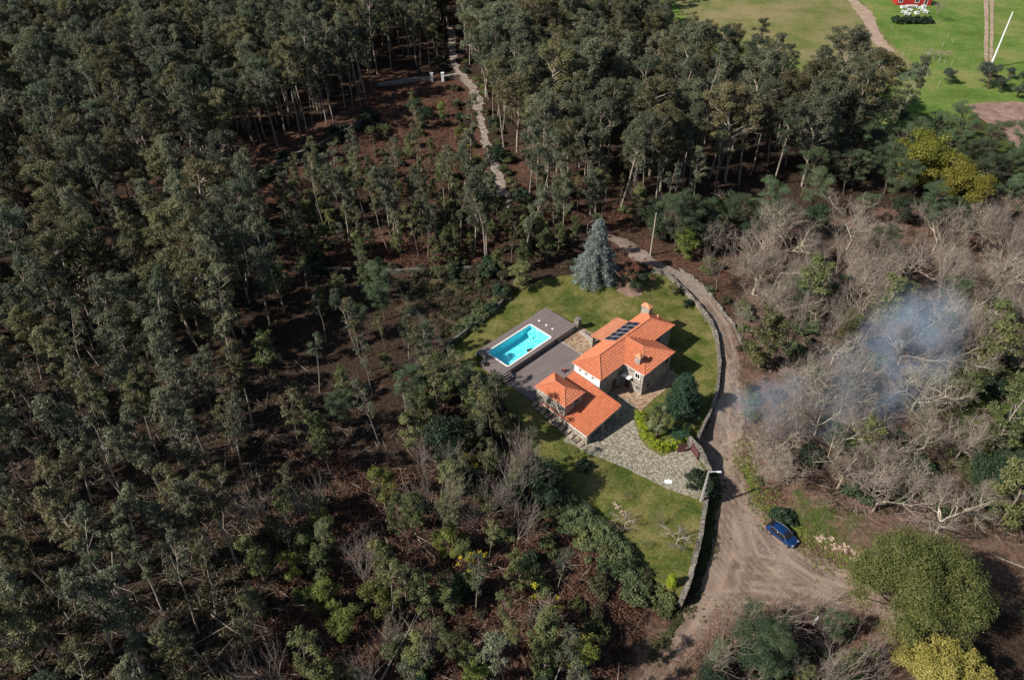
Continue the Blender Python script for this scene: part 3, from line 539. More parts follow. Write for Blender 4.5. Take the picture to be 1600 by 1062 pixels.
# person sitting on the terrace in a red top
def skin_body(name, joints, edges, mat, parent, sub=1):
    me = bpy.data.meshes.new(name); me.from_pydata([j[:3] for j in joints], edges, []); o = link(name, me, parent); me.materials.append(mat)
    o.modifiers.new('s', 'SKIN'); me.skin_vertices[0].data[0].use_root = True
    for i, j in enumerate(joints): me.skin_vertices[0].data[i].radius = (j[3], j[3])
    mm = o.modifiers.new('u', 'SUBSURF'); mm.levels = sub; mm.render_levels = sub; return o
J = [(0, 0, .12, .14), (0, 0, .35, .13), (0, .02, .56, .12), (0, .02, .66, .055), (0, .03, .76, .09), (0, .03, .86, .085),
     (.10, .03, .14, .09), (.28, .30, .22, .075), (.05, .42, .09, .05), (-.10, .03, .14, .09), (-.28, .30, .22, .075), (-.05, .48, .09, .05),
     (.19, .02, .54, .055), (.27, .10, .33, .042), (.20, .27, .28, .03), (-.19, .02, .54, .055), (-.27, .10, .33, .042), (-.20, .27, .28, .03),
     (.13, .44, .05, .035), (-.13, .50, .05, .035), (.18, .34, .27, .02), (-.18, .34, .27, .02)]
Ed = [(0, 1), (1, 2), (2, 3), (3, 4), (4, 5), (0, 6), (6, 7), (7, 8), (8, 18), (0, 9), (9, 10), (10, 11), (11, 19), (2, 12), (12, 13), (13, 14), (14, 20), (2, 15), (15, 16), (16, 17), (17, 21)]
g = G(881.2, 579.5, 1.86); pe = empty('person', (g[0], g[1], 1.87), R(150), 'person in a red top sitting on the lower terrace next to the lean-to roof', 'person')
skin_body('body', J, Ed, M['skin'], pe)
skin_body('red_top', [(0, 0, .14, .155), (0, 0, .35, .15), (0, .02, .55, .14), (.19, .02, .54, .075), (.27, .10, .34, .06), (-.19, .02, .54, .075), (-.27, .10, .34, .06), (.225, .2, .30, .05), (-.225, .2, .30, .05)], [(0, 1), (1, 2), (2, 3), (3, 4), (2, 5), (5, 6), (4, 7), (6, 8)], M['red_cloth'], pe)
skin_body('trousers', [(0, 0, .11, .16), (.10, .05, .14, .11), (.28, .30, .22, .09), (.08, .40, .10, .065), (-.10, .05, .14, .11), (-.28, .30, .22, .09), (-.08, .46, .10, .065)], [(0, 1), (1, 2), (2, 3), (0, 4), (4, 5), (5, 6)], M['dark_cloth'], pe)
skin_body('hair', [(0, -.01, .80, .085), (0, .01, .88, .09), (0, .0, .93, .05)], [(0, 1), (1, 2)], M['hair'], pe)
# ================================================================ CAR
def car():
    c = G(1222, 838, -.9); zc = -1.7; p1, z1 = wpt(1201.4, 833.2)[:2], 0; p2 = wpt(1228.3, 854.4)[:2]
    a = math.atan2(p2[1] - p1[1], p2[0] - p1[0]); mx_, my_ = (p1[0] + p2[0]) / 2, (p1[1] + p2[1]) / 2
    n = (-math.sin(a), math.cos(a)); cx, cy = mx_ + n[0] * .78, my_ + n[1] * .78; zc = float(hg([(cx, cy)])[0]) + .07
    ct = empty('parked_car', (cx, cy, zc), a, 'dark blue hatchback car parked on the gravel beside the bushes', 'car')
    # stations: x, half width at sill/shoulder, z sill, z shoulder, z top, half width top
    ST = [(-2.12, .62, .45, .62, .66, .5), (-2.05, .80, .32, .78, .95, .55), (-1.75, .88, .24, .92, 1.16, .58), (-1.35, .90, .20, .95, 1.36, .60), (-.8, .905, .18, .94, 1.45, .63), (-.2, .90, .18, .92, 1.47, .645), (.35, .90, .18, .90, 1.38, .62),
          (.75, .895, .18, .90, 1.17, .61), (1.10, .89, .20, .88, .97, .66), (1.5, .86, .22, .82, .88, .66), (1.9, .76, .28, .70, .76, .58), (2.1, .60, .36, .58, .62, .46)]
    vs = []; fs = []; mi = []; nc = 12
    for (x, hw_, zs, zsh, zt, ht) in ST:
        half = [(hw_ * .94, zs), (hw_, zs + (zsh - zs) * .35), (hw_ * .995, zs + (zsh - zs) * .75), (hw_ * .95, zsh), (ht + .04, zt - .07), (ht * .8, zt)]
        ringp = [(x, y, z) for y, z in half] + [(x, -y, z) for y, z in half[::-1]]; vs += ringp
    for i in range(len(ST) - 1):
        for j in range(nc):
            fs.append((i * nc + j, (i + 1) * nc + j, (i + 1) * nc + (j + 1) % nc, i * nc + (j + 1) % nc))
    fs += [tuple(range(nc)), tuple(range((len(ST) - 1) * nc, len(ST) * nc))[::-1]]
    b = link('body', mesh('body', vs, fs, M['car_paint'], smooth=True), ct); b.modifiers.new('b', 'SUBSURF').levels = 1; b.modifiers[0].render_levels = 2
    def patch(name, idx, cols, off=.012, mat='dark_glass'):
        P = np.array(vs).reshape(len(ST), nc, 3); v2 = []; f2 = []
        for a_, i in enumerate(idx):
            for j in cols: q = P[i, j].copy(); q[1] *= 1.0 + off * 1.2; q[2] += off * .8; v2.append(q)
        k = len(cols)
        for a_ in range(len(idx) - 1):
            for j in range(k - 1): f2.append((a_ * k + j, (a_ + 1) * k + j, (a_ + 1) * k + j + 1, a_ * k + j + 1))
        o = link(name, mesh(name, v2, f2, M[mat], smooth=True), ct); so = o.modifiers.new('t', 'SOLIDIFY'); so.thickness = .02; return o
    patch('windscreen', [6, 7, 8], [4, 5, 6, 7]); patch('rear_window', [1, 2, 3], [4, 5, 6, 7]); patch('side_window', [3, 4, 5, 6, 7], [3, 4], .018); patch('side_window', [3, 4, 5, 6, 7], [7, 8], .018)
    for s in (-1, 1):
        mb = MB(); mb.tube([(-1.5, s * .60, 1.28), (-.9, s * .67, 1.41), (-.2, s * .69, 1.425), (.35, s * .67, 1.34), (.95, s * .72, 1.02)], .022, 6); mb.build('roof_rail', M['rim_metal'], ct)
        mb = MB(); mb.box((1.92, s * .56, .68), (.28, .26, .10), rz=-s * .5); mb.build('headlight', M['lamp_glass'], ct)
        mb = MB(); mb.box((-2.03, s * .66, .80), (.12, .26, .16), rz=s * .3); mb.build('tail_light', M['tail_red'], ct)
        mb = MB(); mb.box((.72, s * 1.0, .98), (.14, .22, .13)); mb.build('wing_mirror', M['car_paint'], ct)
        for x in (-1.3, 1.3):
            wh = empty('wheel', (x, s * .80, .32)); wh.parent = ct; mb = MB(); mb.tube([(0, -.11, 0), (0, .11, 0)], .325, 20); mb.build('tyre', M['rubber'], wh)
            mb = MB(); mb.tube([(0, s * .10, 0), (0, s * .125, 0)], .22, 14); mb.build('rim', M['rim_metal'], wh)
    return (cx, cy)
CAR = car()
# ================================================================ WALLS, FENCES, POSTS
def wall_line(name, pts, zb, zt, th, mat, label, cat, step=.8, jit=.06, group=None):
    """pts world xy; zb/zt functions of xy array"""
    P = []; 
    for i in range(len(pts) - 1):
        a, b_ = np.array(pts[i], float), np.array(pts[i + 1], float); k = max(1, int(np.linalg.norm(b_ - a) / step))
        P += [a + (b_ - a) * j / k for j in range(k)]
    P.append(np.array(pts[-1], float)); P = np.array(P); T = np.gradient(P, axis=0); T /= np.linalg.norm(T, axis=1)[:, None] + 1e-9
    Nn_ = np.stack([-T[:, 1], T[:, 0]], 1); rj = rng.uniform(-jit, jit, (len(P), 6)); c = P[0]
    A1 = P + Nn_ * (th / 2 + rj[:, :1]); B1 = P - Nn_ * (th / 2 + rj[:, 1:2]); b0 = zb(P); t0 = zt(P)
    vs = []
    for i in range(len(P)): vs += [(A1[i, 0] - c[0], A1[i, 1] - c[1], b0[i]), (B1[i, 0] - c[0], B1[i, 1] - c[1], b0[i]), (B1[i, 0] - c[0], B1[i, 1] - c[1], t0[i] + rj[i, 2]), (A1[i, 0] - c[0], A1[i, 1] - c[1], t0[i] + rj[i, 3])]
    fs = []
    for i in range(len(P) - 1):
        for j in range(4): fs.append((i * 4 + j, i * 4 + (j + 1) % 4, i * 4 + 4 + (j + 1) % 4, i * 4 + 4 + j)[::-1])
    fs += [(0, 1, 2, 3), tuple(4 * (len(P) - 1) + k for k in (3, 2, 1, 0))]
    return tag(link(name, mesh(name, vs, fs, M[mat]), None, (c[0], c[1], 0)), label, cat, group)
gp = lambda l, f=h0: wpoly(l, f)
wall_line('garden_wall', gp([(1074, 693), (1090, 710), (1108, 734), (1106, 768), (1100, 800), (1094, 840), (1086, 872), (1075, 912), (1064, 938)]), lambda P: hg(P) - .6 - 1.2 * ss((88 - P[:, 1]) / 10), lambda P: h0(P) + .35 + 1.25 * ss((P[:, 1] - 67) / 3), .62, 'dry_stone', 'long lichen-stained stone garden wall curving beside the dirt road', 'stone wall', .6)
wall_line('roadside_wall', gp([(1018, 424), (1042, 432), (1068, 457), (1090, 480), (1110, 506), (1119, 531), (1124, 570), (1119, 620), (1105, 656), (1090, 686)]), lambda P: hg(P) - .5, lambda P: h0(P) + .95, .4, 'dry_stone', 'low grey stone wall between the east lawn and the lane', 'stone wall')
wall_line('stone_edging', gp([(1062, 421), (1098, 449), (1120, 476), (1143, 505), (1156, 530), (1160, 545)], hg), lambda P: hg(P) - .4, lambda P: hg(P) + .45, .4, 'dry_stone', 'low stone edging along the wooded side of the lane', 'stone edging', .7, .12)
wall_line('retaining_wall', gp([(697, 545), (740, 512), (782, 478), (800, 455)]), lambda P: h0(P) - .4, lambda P: h0(P) + .9, .5, 'mossy_stone', 'dark overgrown stone wall along the upper left edge of the lawn', 'stone wall')
wall_line('boundary_wall', gp([(455, 424), (540, 426), (620, 428), (740, 424), (790, 428)], hg), lambda P: hg(P) - .5, lambda P: hg(P) + 1.0, .6, 'mossy_stone', 'dark straight stone wall crossing the wood behind the clearing', 'stone wall')
wall_line('woodland_wall', gp([(312, 303), (350, 300), (400, 282), (450, 253), (500, 232), (545, 208), (582, 184)], hg), lambda P: hg(P) - .5, lambda P: hg(P) + 1.3, .7, 'mossy_stone', 'long diagonal stone wall below the tall eucalyptus wood', 'stone wall')
wall_line('entrance_wall', gp([(590, 136), (620, 132), (650, 127), (674, 126)], hg), lambda P: hg(P) - .5, lambda P: hg(P) + 1.0, .6, 'granite', 'pale low wall running left from the two white gate posts', 'stone wall')
wall_line('entrance_wall', gp([(693, 125), (706, 122), (716, 121)], hg), lambda P: hg(P) - .5, lambda P: hg(P) + 1.0, .6, 'granite', 'short pale wall between a white gate post and the track', 'stone wall')
wall_line('porch_garden_wall', gp([(907, 521), (916, 527), (925, 537)]), lambda P: h0(P) - .3, lambda P: h0(P) + .75, .35, 'granite', 'short stone wall between the rough pillar and the porch', 'stone wall')
for px_, lb in ((675, 'square white gate post at the end of the pale wall'), (692, 'square white gate post nearer the dirt track')):
    x, y, z = wpt(px_, 127, hg); mb = MB(); mb.box((0, 0, 1.0), (.7, .7, 2.4)); mb.box((0, 0, 2.26), (.9, .9, .14)); solo('gate_post', mb, M['lamp_white'], lb, 'gate post', x, y, z, group='white gate posts by the track')
def gate(p, q, h_, label):
    a = np.array(p); b_ = np.array(q); ang = math.atan2(b_[1] - a[1], b_[0] - a[0]); L = float(np.linalg.norm(b_ - a)); g = empty('wooden_gate', (a[0], a[1], float(h0([a])[0]) + .1), ang, label, 'gate')
    mb = MB(); n = max(4, int(L / .22))
    for i in range(n): mb.box(((i + .5) * L / n, 0, h_ / 2 + .04 * (i % 2)), (L / n * .86, .05, h_))
    mb.build('boards', M['gate_paint'], g)
    for z in (.25, h_ - .3): mb = MB(); mb.box((L / 2, .05, z), (L, .06, .1)); mb.build('rail', M['dark_metal'], g)
p1_ = wpt(1057, 707, h0); p2_ = wpt(1071, 706, h0); gate(p1_[:2], p2_[:2], 1.7, 'dark red-brown board gate leaf standing at the end of the hedge')
p1_ = wpt(1079, 703, h0); p2_ = wpt(1089, 719, h0); gate(p1_[:2], p2_[:2], 1.5, 'pale worn red gate leaf folded back along the garden wall')
# street lamp
x, y, z = wpt(1095.5, 783, h0); sl = empty('street_lamp', (x, y, z - .2), 0, 'tall concrete street lamp with a short white arm leaning over the garden wall', 'street lamp')
mb = MB(); mb.add([(-.2, -.14, 0), (.2, -.14, 0), (.2, .14, 0), (-.2, .14, 0), (-.09, -.07, 6.4), (.09, -.07, 6.4), (.09, .07, 6.4), (-.09, .07, 6.4)], [(3, 2, 1, 0), (4, 5, 6, 7), (0, 1, 5, 4), (1, 2, 6, 5), (2, 3, 7, 6), (3, 0, 4, 7)])
for k in range(6): mb.box((0, -.16 + .012 * k, .7 + k), (.1, .03, .5))
mb.build('pole', M['concrete'], sl); mb = MB(); mb.tube([(0, 0, 6.1), (.5, -.05, 6.3), (1.1, -.1, 6.35)], .045, 8); mb.build('arm', M['lamp_white'], sl)
mb = MB(); mb.box((1.3, -.12, 6.36), (.6, .24, .12), taper=.7); mb.build('lamp_head', M['lamp_white'], sl)
x, y, z = wpt(1016, 399, hg); up = empty('utility_pole', (x, y, z - .2), 0, 'bare grey wooden utility pole at the bend of the lane', 'utility pole')
mb = MB(); mb.tube([(0, 0, 0), (.02, 0, 9.3)], [.17, .11], 10); mb.build('pole', M['pole_wood'], up); mb = MB(); mb.box((0, 0, 8.8), (1.0, .1, .1))
for k in (-.4, 0, .4): mb.tube([(k, 0, 8.85), (k, 0, 9.05)], .05, 8)
mb.build('crossarm', M['dark_metal'], up)
x, y, z = wpt(1547, 106, hg); mb = MB(); mb.tube([(0, 0, -.3), (0, 0, 15.2)], [.30, .17], 12); mb.tube([(0, 0, 15.2), (0, 0, 15.35)], .2, 12); solo('power_pole', mb, M['lamp_white'], 'tall white concrete power pole standing in the green meadow', 'power pole', x, y, z)
# green mesh fence on the clearing edge and along the lower lawn
def mesh_fence(pts, f, label, h_=1.5, name='mesh_fence'):
    fe = empty(name, (pts[0][0], pts[0][1], 0), 0, label, 'fence'); c = np.array(pts[0]); P = [];
    for i in range(len(pts) - 1):
        a, b_ = np.array(pts[i]), np.array(pts[i + 1]); k = max(1, int(np.linalg.norm(b_ - a) / 2.5)); P += [a + (b_ - a) * j / k for j in range(k)]
    P.append(np.array(pts[-1])); P = np.array(P); Z = f(P); mb = MB()
    for p, z in zip(P, Z): q = p - c; pm = MB(); pm.tube([(q[0], q[1], z - .2), (q[0], q[1], z + h_ + .1)], .045, 6); pm.build('post', M['dark_metal'], fe)
    for i in range(len(P) - 1):
        a, b_ = P[i] - c, P[i + 1] - c; L = np.linalg.norm(b_ - a)
        for k in range(int(L / .45)): t = k / int(L / .45); q = a + (b_ - a) * t; z = Z[i] + (Z[i + 1] - Z[i]) * t; mb.box((q[0], q[1], z + h_ / 2), (.022, .022, h_))
        for hh in np.linspace(.1, h_, 5): mb.tube([(a[0], a[1], Z[i] + hh), (b_[0], b_[1], Z[i + 1] + hh)], .013, 3, cap=False)
    mb.build('mesh_panel', M['fence_green'], fe)
plain('fence_green', (.06, .11, .09), .6, var=.1)
mesh_fence(gp([(614, 446), (640, 480), (668, 515), (698, 548)], hg), hg, 'green wire mesh fence slanting down between the pine and the lawn corner', 1.6)
mesh_fence(gp([(700, 548), (760, 600), (800, 650), (840, 716), (880, 756), (925, 806)]), h0, 'green wire mesh fence along the lower left edge of the lawn', 1.3)
# red building in the meadow with white blocks on its lawn
x, y, z = wpt(1423, 6, hg); rb = empty('red_building', (x, y, z), R(-4), 'long low red building with a pinkish roof at the top of the meadow', 'building')
mb = MB(); mb.box((0, 0, 1.3), (11.5, 4.5, 3.0)); mb.build('wall', M['red_wall'], rb); mb = MB(); mb.add([(-6.1, -2.7, 2.75), (6.1, -2.7, 2.75), (6.1, 2.7, 2.75), (-6.1, 2.7, 2.75), (-6.1, 0, 3.7), (6.1, 0, 3.7)], [(0, 1, 5, 4), (2, 3, 4, 5), (0, 4, 3), (1, 2, 5), (3, 2, 1, 0)]); mb.build('roof', M['pink_roof'], rb)
for xx in (-4.6, 1.0): opening(rb, (xx, -2.25, 1.6), (0, -1), 1.2, 1.1, sill=False)
opening(rb, (4.0, -2.25, 1.1), (0, -1), .9, 1.9, 'door', 'white_render', 'wood_frame', False)
for k, (px_, py_, L, a) in enumerate(((1411, 13, 2.2, 5), (1424, 12, 4.5, -3), (1412, 21, 2.2, -35), (1417, 24, 2.4, -30), (1421, 18, 2.2, -30), (1432, 22, 1.6, 10), (1438, 15, 2.0, -35), (1442, 18, 2.2, -35), (1446, 21, 2.0, -35), (1443, 12, 1.7, 0))):
    x, y, z = wpt(px_, py_, hg); mb = MB(); L *= .8; mb.box((0, 0, .72), (L, .8, .1)); 
    for sx_ in (-1, 1): mb.box((sx_ * (L / 2 - .2), 0, .34), (.12, .8, .68)); mb.box((0, sx_ * .85, .42), (L, .28, .06)); mb.box((sx_ * (L / 2 - .25), 0, .2), (.08, 1.8, .4))
    solo('picnic_table', mb, M['lamp_white'], 'white picnic table with benches on the grass before the red building', 'picnic table', x, y, z, R(a), 'white tables before the red building')
# ================================================================ VEGETATION
def branch(p, d, L, r, n, wob, up, rr):
    pts = [np.array(p, float)]; d = np.array(d, float)
    for i in range(n):
        d = d + rr.normal(0, wob, 3) + np.array([0, 0, up]); d /= np.linalg.norm(d); pts.append(pts[-1] + d * L / n)
    return np.array(pts), d
def cards(C, Rr, n, L, Wd, rr, up=.35, rnd=.55, flat=.8, hang=0.0, shell=.45):
    C = np.asarray(C, float); k = len(C); Rr = np.broadcast_to(Rr, (k,)); n_i = np.maximum(8, (n * (Rr / Rr.mean()) ** 2).astype(int)); idx = np.repeat(np.arange(k), n_i); m = len(idx)
    d = rr.normal(size=(m, 3)); d /= np.linalg.norm(d, axis=1)[:, None]; d[:, 2] = np.where(d[:, 2] < -.3, -d[:, 2], d[:, 2])
    rad = Rr[idx] * rr.random(m) ** shell * (1 + .25 * np.sin(d[:, 0] * 5 + idx) * np.sin(d[:, 1] * 4 + 2 * idx)); p = C[idx] + d * rad[:, None] * np.array([1, 1, flat])
    nn = d * (1 - rnd) + rr.normal(size=(m, 3)) * rnd * .8 + np.array([0, 0, up]); nn /= np.linalg.norm(nn, axis=1)[:, None] + 1e-9
    t = rr.normal(size=(m, 3)) + np.array([0, 0, -hang * 2]); t -= nn * (t * nn).sum(1)[:, None]; t /= np.linalg.norm(t, axis=1)[:, None] + 1e-9; b = np.cross(nn, t)
    s = rr.uniform(.65, 1.3, m)[:, None]; a1 = p + t * L * s / 2; a2 = p - t * L * s / 2; q = p + nn * .1 * L; b1 = q + b * Wd * s / 2; b2 = q - b * Wd * s / 2
    Vv = np.stack([a1, b1, a2, b2], 1).reshape(-1, 3); return Vv, np.arange(m * 4).reshape(-1, 4)
def strips(A, B, wd, rr):
    A = np.array(A); B = np.array(B); t = B - A; s = np.cross(t, rr.normal(size=t.shape)); s /= np.linalg.norm(s, axis=1)[:, None] + 1e-9
    wd = np.broadcast_to(wd, (len(A),))[:, None]; Vv = np.stack([A + s * wd, A - s * wd, B - s * wd * .4, B + s * wd * .4], 1).reshape(-1, 3); return Vv, np.arange(len(A) * 4).reshape(-1, 4)
PROTO = {}
def proto(key, trunk, crown, tm, cm):
    PROTO[key] = (trunk.me('trunk', M[tm]), crown.me('crown', M[cm] if isinstance(cm, str) else [M[c] for c in cm]))
def mk_euc(key, seed, H=20, nb=16, cr=3.2, base=.5, clr=1.25, n=190, cm='euc_leaf', L=.36, Wd=.15, tm='bark_euc', lean=.04, r0=.20, flat=.75):
    rr = np.random.default_rng(seed); T = NB(); Cc = NB(); pts, d = branch((0, 0, -.3), (rr.normal(0, lean), rr.normal(0, lean), 1), H * .93, 1, 10, .05, .05, rr)
    T.add(*tube(pts, np.linspace(r0, r0 * .28, len(pts)), 6)); C = []; S = []
    for i in range(nb):
        f = base + (1 - base) * (i + rr.random() * .6) / nb; k = f * 10; i0 = min(int(k), 9); p = pts[i0] + (pts[i0 + 1] - pts[i0]) * (k - i0)
        prof = math.sin(math.pi * min(1, (f - base) / (1 - base) * .78 + .16)); a = rr.random() * 6.28 + i * 2.4; out = cr * prof * rr.uniform(.55, 1.1)
        bp, _ = branch(p, (math.cos(a), math.sin(a), .75), max(.8, out * 1.25), 1, 4, .14, .05, rr); T.add(*tube(bp, np.linspace(r0 * .36, r0 * .1, 5), 4))
        C.append(bp[-1]); S.append(clr * rr.uniform(.7, 1.2)); 
        if rr.random() < .6: C.append(bp[2] + rr.normal(0, .4, 3)); S.append(clr * rr.uniform(.45, .8))
        for _ in range(3): q = bp[-1] + rr.normal(0, clr * .6, 3); T.add(*tube(np.array([bp[3], (bp[3] + q) / 2 + rr.normal(0, .1, 3), q]), [r0 * .14, r0 * .1, r0 * .06], 3))
    C.append(pts[-1]); S.append(clr * .9); Cc.add(*cards(C, np.array(S), n, L, Wd, rr, hang=.5, flat=flat)); proto(key, T, Cc, tm, cm)
for i in range(6): mk_euc(f'euc{i}', 10 + i, H=20, nb=22 + 2 * i, cr=[1.9, 2.6, 3.0, 2.3, 3.2, 2.0][i], base=[.45, .40, .52, .36, .48, .55][i], clr=[.75, .9, .95, .8, 1.0, .7][i], n=[95, 105, 120, 95, 125, 90][i], L=.36, Wd=.12, flat=.9, cm=['euc_leaf', 'euc_dark', 'euc_olive', 'euc_leaf', 'euc_dark', 'euc_olive'][i])
for i in range(3): mk_euc(f'eucslim{i}', 20 + i, H=20, nb=13, cr=1.7, base=.58, clr=.72, n=75, L=.34, Wd=.12, lean=.07, r0=.14, tm='bark_euc', cm=['euc_leaf', 'euc_dark', 'euc_olive'][i])
for i in range(2): mk_euc(f'bigeuc{i}', 30 + i, H=20, nb=52, cr=4.9, base=.32, clr=1.1, n=150, cm=['euc_leaf', 'euc_olive'][i], r0=.32, flat=.85)
for i in range(3): mk_euc(f'thin{i}', 40 + i, H=14, nb=14, cr=1.6, base=.40, clr=.62, n=62, L=.30, Wd=.11, lean=.06, r0=.10, tm='bark_pale', cm=['euc_leaf', 'euc_olive', 'young_leaf'][i], flat=.9)
for i in range(3): mk_euc(f'young{i}', 50 + i, H=8, nb=24, cr=1.9, base=.15, clr=.7, n=100, cm='young_leaf', L=.28, Wd=.13, r0=.11, tm='bark_pale')
for i in range(2): mk_euc(f'acacia{i}', 60 + i, H=7, nb=18, cr=1.9, base=.12, clr=.85, n=170, cm='acacia_leaf', L=.24, Wd=.11, r0=.1, tm='bark_brown')
for i in range(2): mk_euc(f'dense{i}', 70 + i, H=7, nb=24, cr=2.6, base=.12, clr=1.15, n=230, cm='laurel_leaf', L=.26, Wd=.14, r0=.14, tm='bark_brown')
for i in range(3): mk_euc(f'pine{i}', 80 + i, H=11, nb=26, cr=3.3, base=.30, clr=.95, n=210, cm='pine_leaf', L=.36, Wd=.05, r0=.2, tm='bark_brown', flat=.6)
mk_euc('olive', 90, H=5, nb=18, cr=2.2, base=.25, clr=.9, n=170, cm='olive_leaf', L=.26, Wd=.1, r0=.16, tm='bark_brown')
def mk_bare(key, seed, H=11, lv=4, spread=.8, trunk=.22, tm='bark_bare', cm='twig', r0=.20, up=.12, tw=.012):
    rr = np.random.default_rng(seed); T = NB(); A = []; B = []; Wt = []
    def grow(p, d, L, r, l):
        n = 4 if l < 3 else 3; pts, dd = branch(p, d, L, r, n, .16 if l else .05, up * (.4 if l < 2 else 1), rr)
        if l <= 2 and l < lv: T.add(*tube(pts, np.linspace(r, r * .5, n + 1), 6 - l))
        elif l == 3 and l < lv:
            T.add(*tube(pts, np.linspace(r, r * .4, n + 1), 3))
        else:
            for i in range(n): A.append(pts[i]); B.append(pts[i + 1]); Wt.append(r * (1 - .2 * i))
        if l < lv:
            kids = [4, 5, 5, 5, 6][l]
            for k in range(kids):
                f = (.85 + .15 * rr.random()) if l == 0 else (.25 + .75 * (k + rr.random()) / kids); j = min(int(f * n), n - 1); q = pts[j] + (pts[j + 1] - pts[j]) * (f * n - j)
                tng = pts[j + 1] - pts[j]; tng /= np.linalg.norm(tng); rd = rr.normal(size=3); rd -= tng * (rd @ tng); rd /= np.linalg.norm(rd)
                nd = tng * (1 - .45 * spread) + rd * spread * rr.uniform(.6, 1.1); nd[2] += .12; nd /= np.linalg.norm(nd)
                grow(q, nd, L * ([1.75, .68, .66, .62, .6][l]) * rr.uniform(.75, 1.15), max(r * (.55 if l else .6), tw), l + 1)
    grow(np.array([0, 0, -.3]), np.array([rr.normal(0, .08), rr.normal(0, .08), 1.]), H * trunk, r0, 0)
    Cc = NB(); Cc.add(*strips(A, B, np.array(Wt), rr)); proto(key, T, Cc, tm, cm)
for i in range(4): mk_bare(f'bare{i}', 100 + i, lv=5, spread=.75 + .08 * i)
for i in range(2): mk_bare(f'barethin{i}', 110 + i, H=9, lv=4, spread=.5, trunk=.32, r0=.09, tm='bark_pale', tw=.014)
mk_bare('fruit0', 120, H=4, lv=4, spread=.95, trunk=.28, r0=.10, up=.0, tw=.009, tm='granite', cm='bark_brown'); mk_bare('fruit1', 121, H=3.6, lv=3, spread=.7, trunk=.3, r0=.06, tw=.010, tm='bark_brown'); mk_bare('dead', 122, H=12, lv=2, spread=.6, trunk=.75, r0=.16, tm='bark_pale')
# shrubs: many short stems with leaf clumps
def mk_shrub(key, seed, Rr=1.2, Hh=1.2, k=12, n=120, cm='scrub_leaf', L=.26, Wd=.13, cl=.55):
    rr = np.random.default_rng(seed); T = NB(); Cc = NB(); C = []
    for i in range(k):
        a = rr.random() * 6.28; q = Rr * math.sqrt(rr.random()); p = np.array([q * math.cos(a), q * math.sin(a), Hh * (1 - .6 * (q / Rr) ** 2) * rr.uniform(.5, 1.0)]); C.append(p)
        T.add(*tube(np.array([[p[0] * .2, p[1] * .2, -.1], p * .55 + rr.normal(0, .05, 3), p]), [.05, .035, .02], 4))
    Cc.add(*cards(C, rr.uniform(.7, 1.3, k) * cl, n, L, Wd, rr, flat=.7)); proto(key, T, Cc, 'bark_brown', cm)
for i in range(2): mk_shrub(f'scrub{i}', 130 + i); mk_shrub(f'greenbush{i}', 140 + i, cm='young_leaf', Hh=1.6); mk_shrub(f'laurel{i}', 150 + i, Rr=1.3, Hh=2.2, k=22, cm='laurel_leaf', n=150)
mk_shrub('ivy0', 160, Rr=1.7, Hh=1.4, k=26, cm='ivy_leaf', n=90, L=.2, cl=.45); mk_shrub('ivy1', 161, Rr=1.5, Hh=1.7, k=22, cm='ivy_leaf', n=80, L=.2, cl=.42)
# region phrases used in labels
def where(px, py):
    if px > 1490 and py > 560 and py < 760: return 'by the grassy patch among bare trees'
    if px > 1130 and py > 940: return 'in the thicket below the dirt junction'
    if px > 960 and py > 950: return 'where the garden wall meets the road'
    if px > 1160 and py > 740: return 'beside the gravel junction'
    if px > 1090 and py > 600: return 'in the bare wood under the smoke'
    if px > 1090 and py > 350: return 'in the bare wood along the lane'
    if px > 1350: return 'along the near edge of the meadow'
    if px > 1130 and py > 220: return 'in the pine belt above bare trees'
    if px > 930 and py > 280: return 'by the bend of the lane'
    if px > 760 and py > 240: return 'on the slope beside the pale track'
    if px > 760: return 'in the tall wood facing the meadow'
    if px > 560 and py < 130: return 'behind the white gate posts'
    if px > 560 and py < 320: return 'in the red bracken clearing'
    if px > 430 and py < 440: return 'above the dark straight stone wall'
    if px > 590 and py < 560: return 'around the clearing by the mesh fence'
    if px > 740 and py < 820: return 'against the mesh fence below the lawn'
    if py < 180: return 'in the farthest wood beyond the walls'
    if py < 330: return 'just beyond the diagonal stone wall'
    if py < 560: return 'in the wood below the diagonal wall'
    if px > 430 and py < 760: return 'around the dark leaf litter clearing'
    if px > 500: return 'in young growth below the lawn tip'
    if py < 800: return 'in the shaded wood of thin trunks'
    return 'in the darkest wood with fallen trunks'
KIND = {'euc': ('eucalyptus_tree', 'tree', 'tall eucalyptus with clumped crown'), 'bigeuc': ('eucalyptus_tree', 'tree', 'broad eucalyptus with heaped crown'),
        'eucslim': ('eucalyptus_tree', 'tree', 'long-stemmed eucalyptus with small crown'), 'thin': ('eucalyptus_sapling', 'tree', 'thin young eucalyptus with pale stem'), 'young': ('young_tree', 'tree', 'young bushy olive-green tree'), 'acacia': ('acacia_tree', 'tree', 'bright yellow-green acacia'),
        'dense': ('evergreen_tree', 'tree', 'dark dense evergreen tree'), 'pine': ('pine_tree', 'tree', 'blue-green pine with tufts'), 'olive': ('olive_tree', 'tree', 'rounded grey-green olive tree'),
        'bare': ('bare_tree', 'tree', 'spreading leafless pale tree'), 'barethin': ('bare_sapling', 'tree', 'slim leafless whitish tree'), 'fruit': ('fruit_tree', 'tree', 'small leafless fruit tree'), 'dead': ('dead_tree', 'tree', 'dead tree trunk with a few broken limbs'),
        'scrub': ('shrub', 'shrub', 'dry brownish-green shrub'), 'greenbush': ('bush', 'bush', 'leafy green bush'), 'laurel': ('evergreen_shrub', 'shrub', 'glossy dark green shrub'), 'ivy': ('bramble_bush', 'bush', 'tangled blue-green bramble bush')}
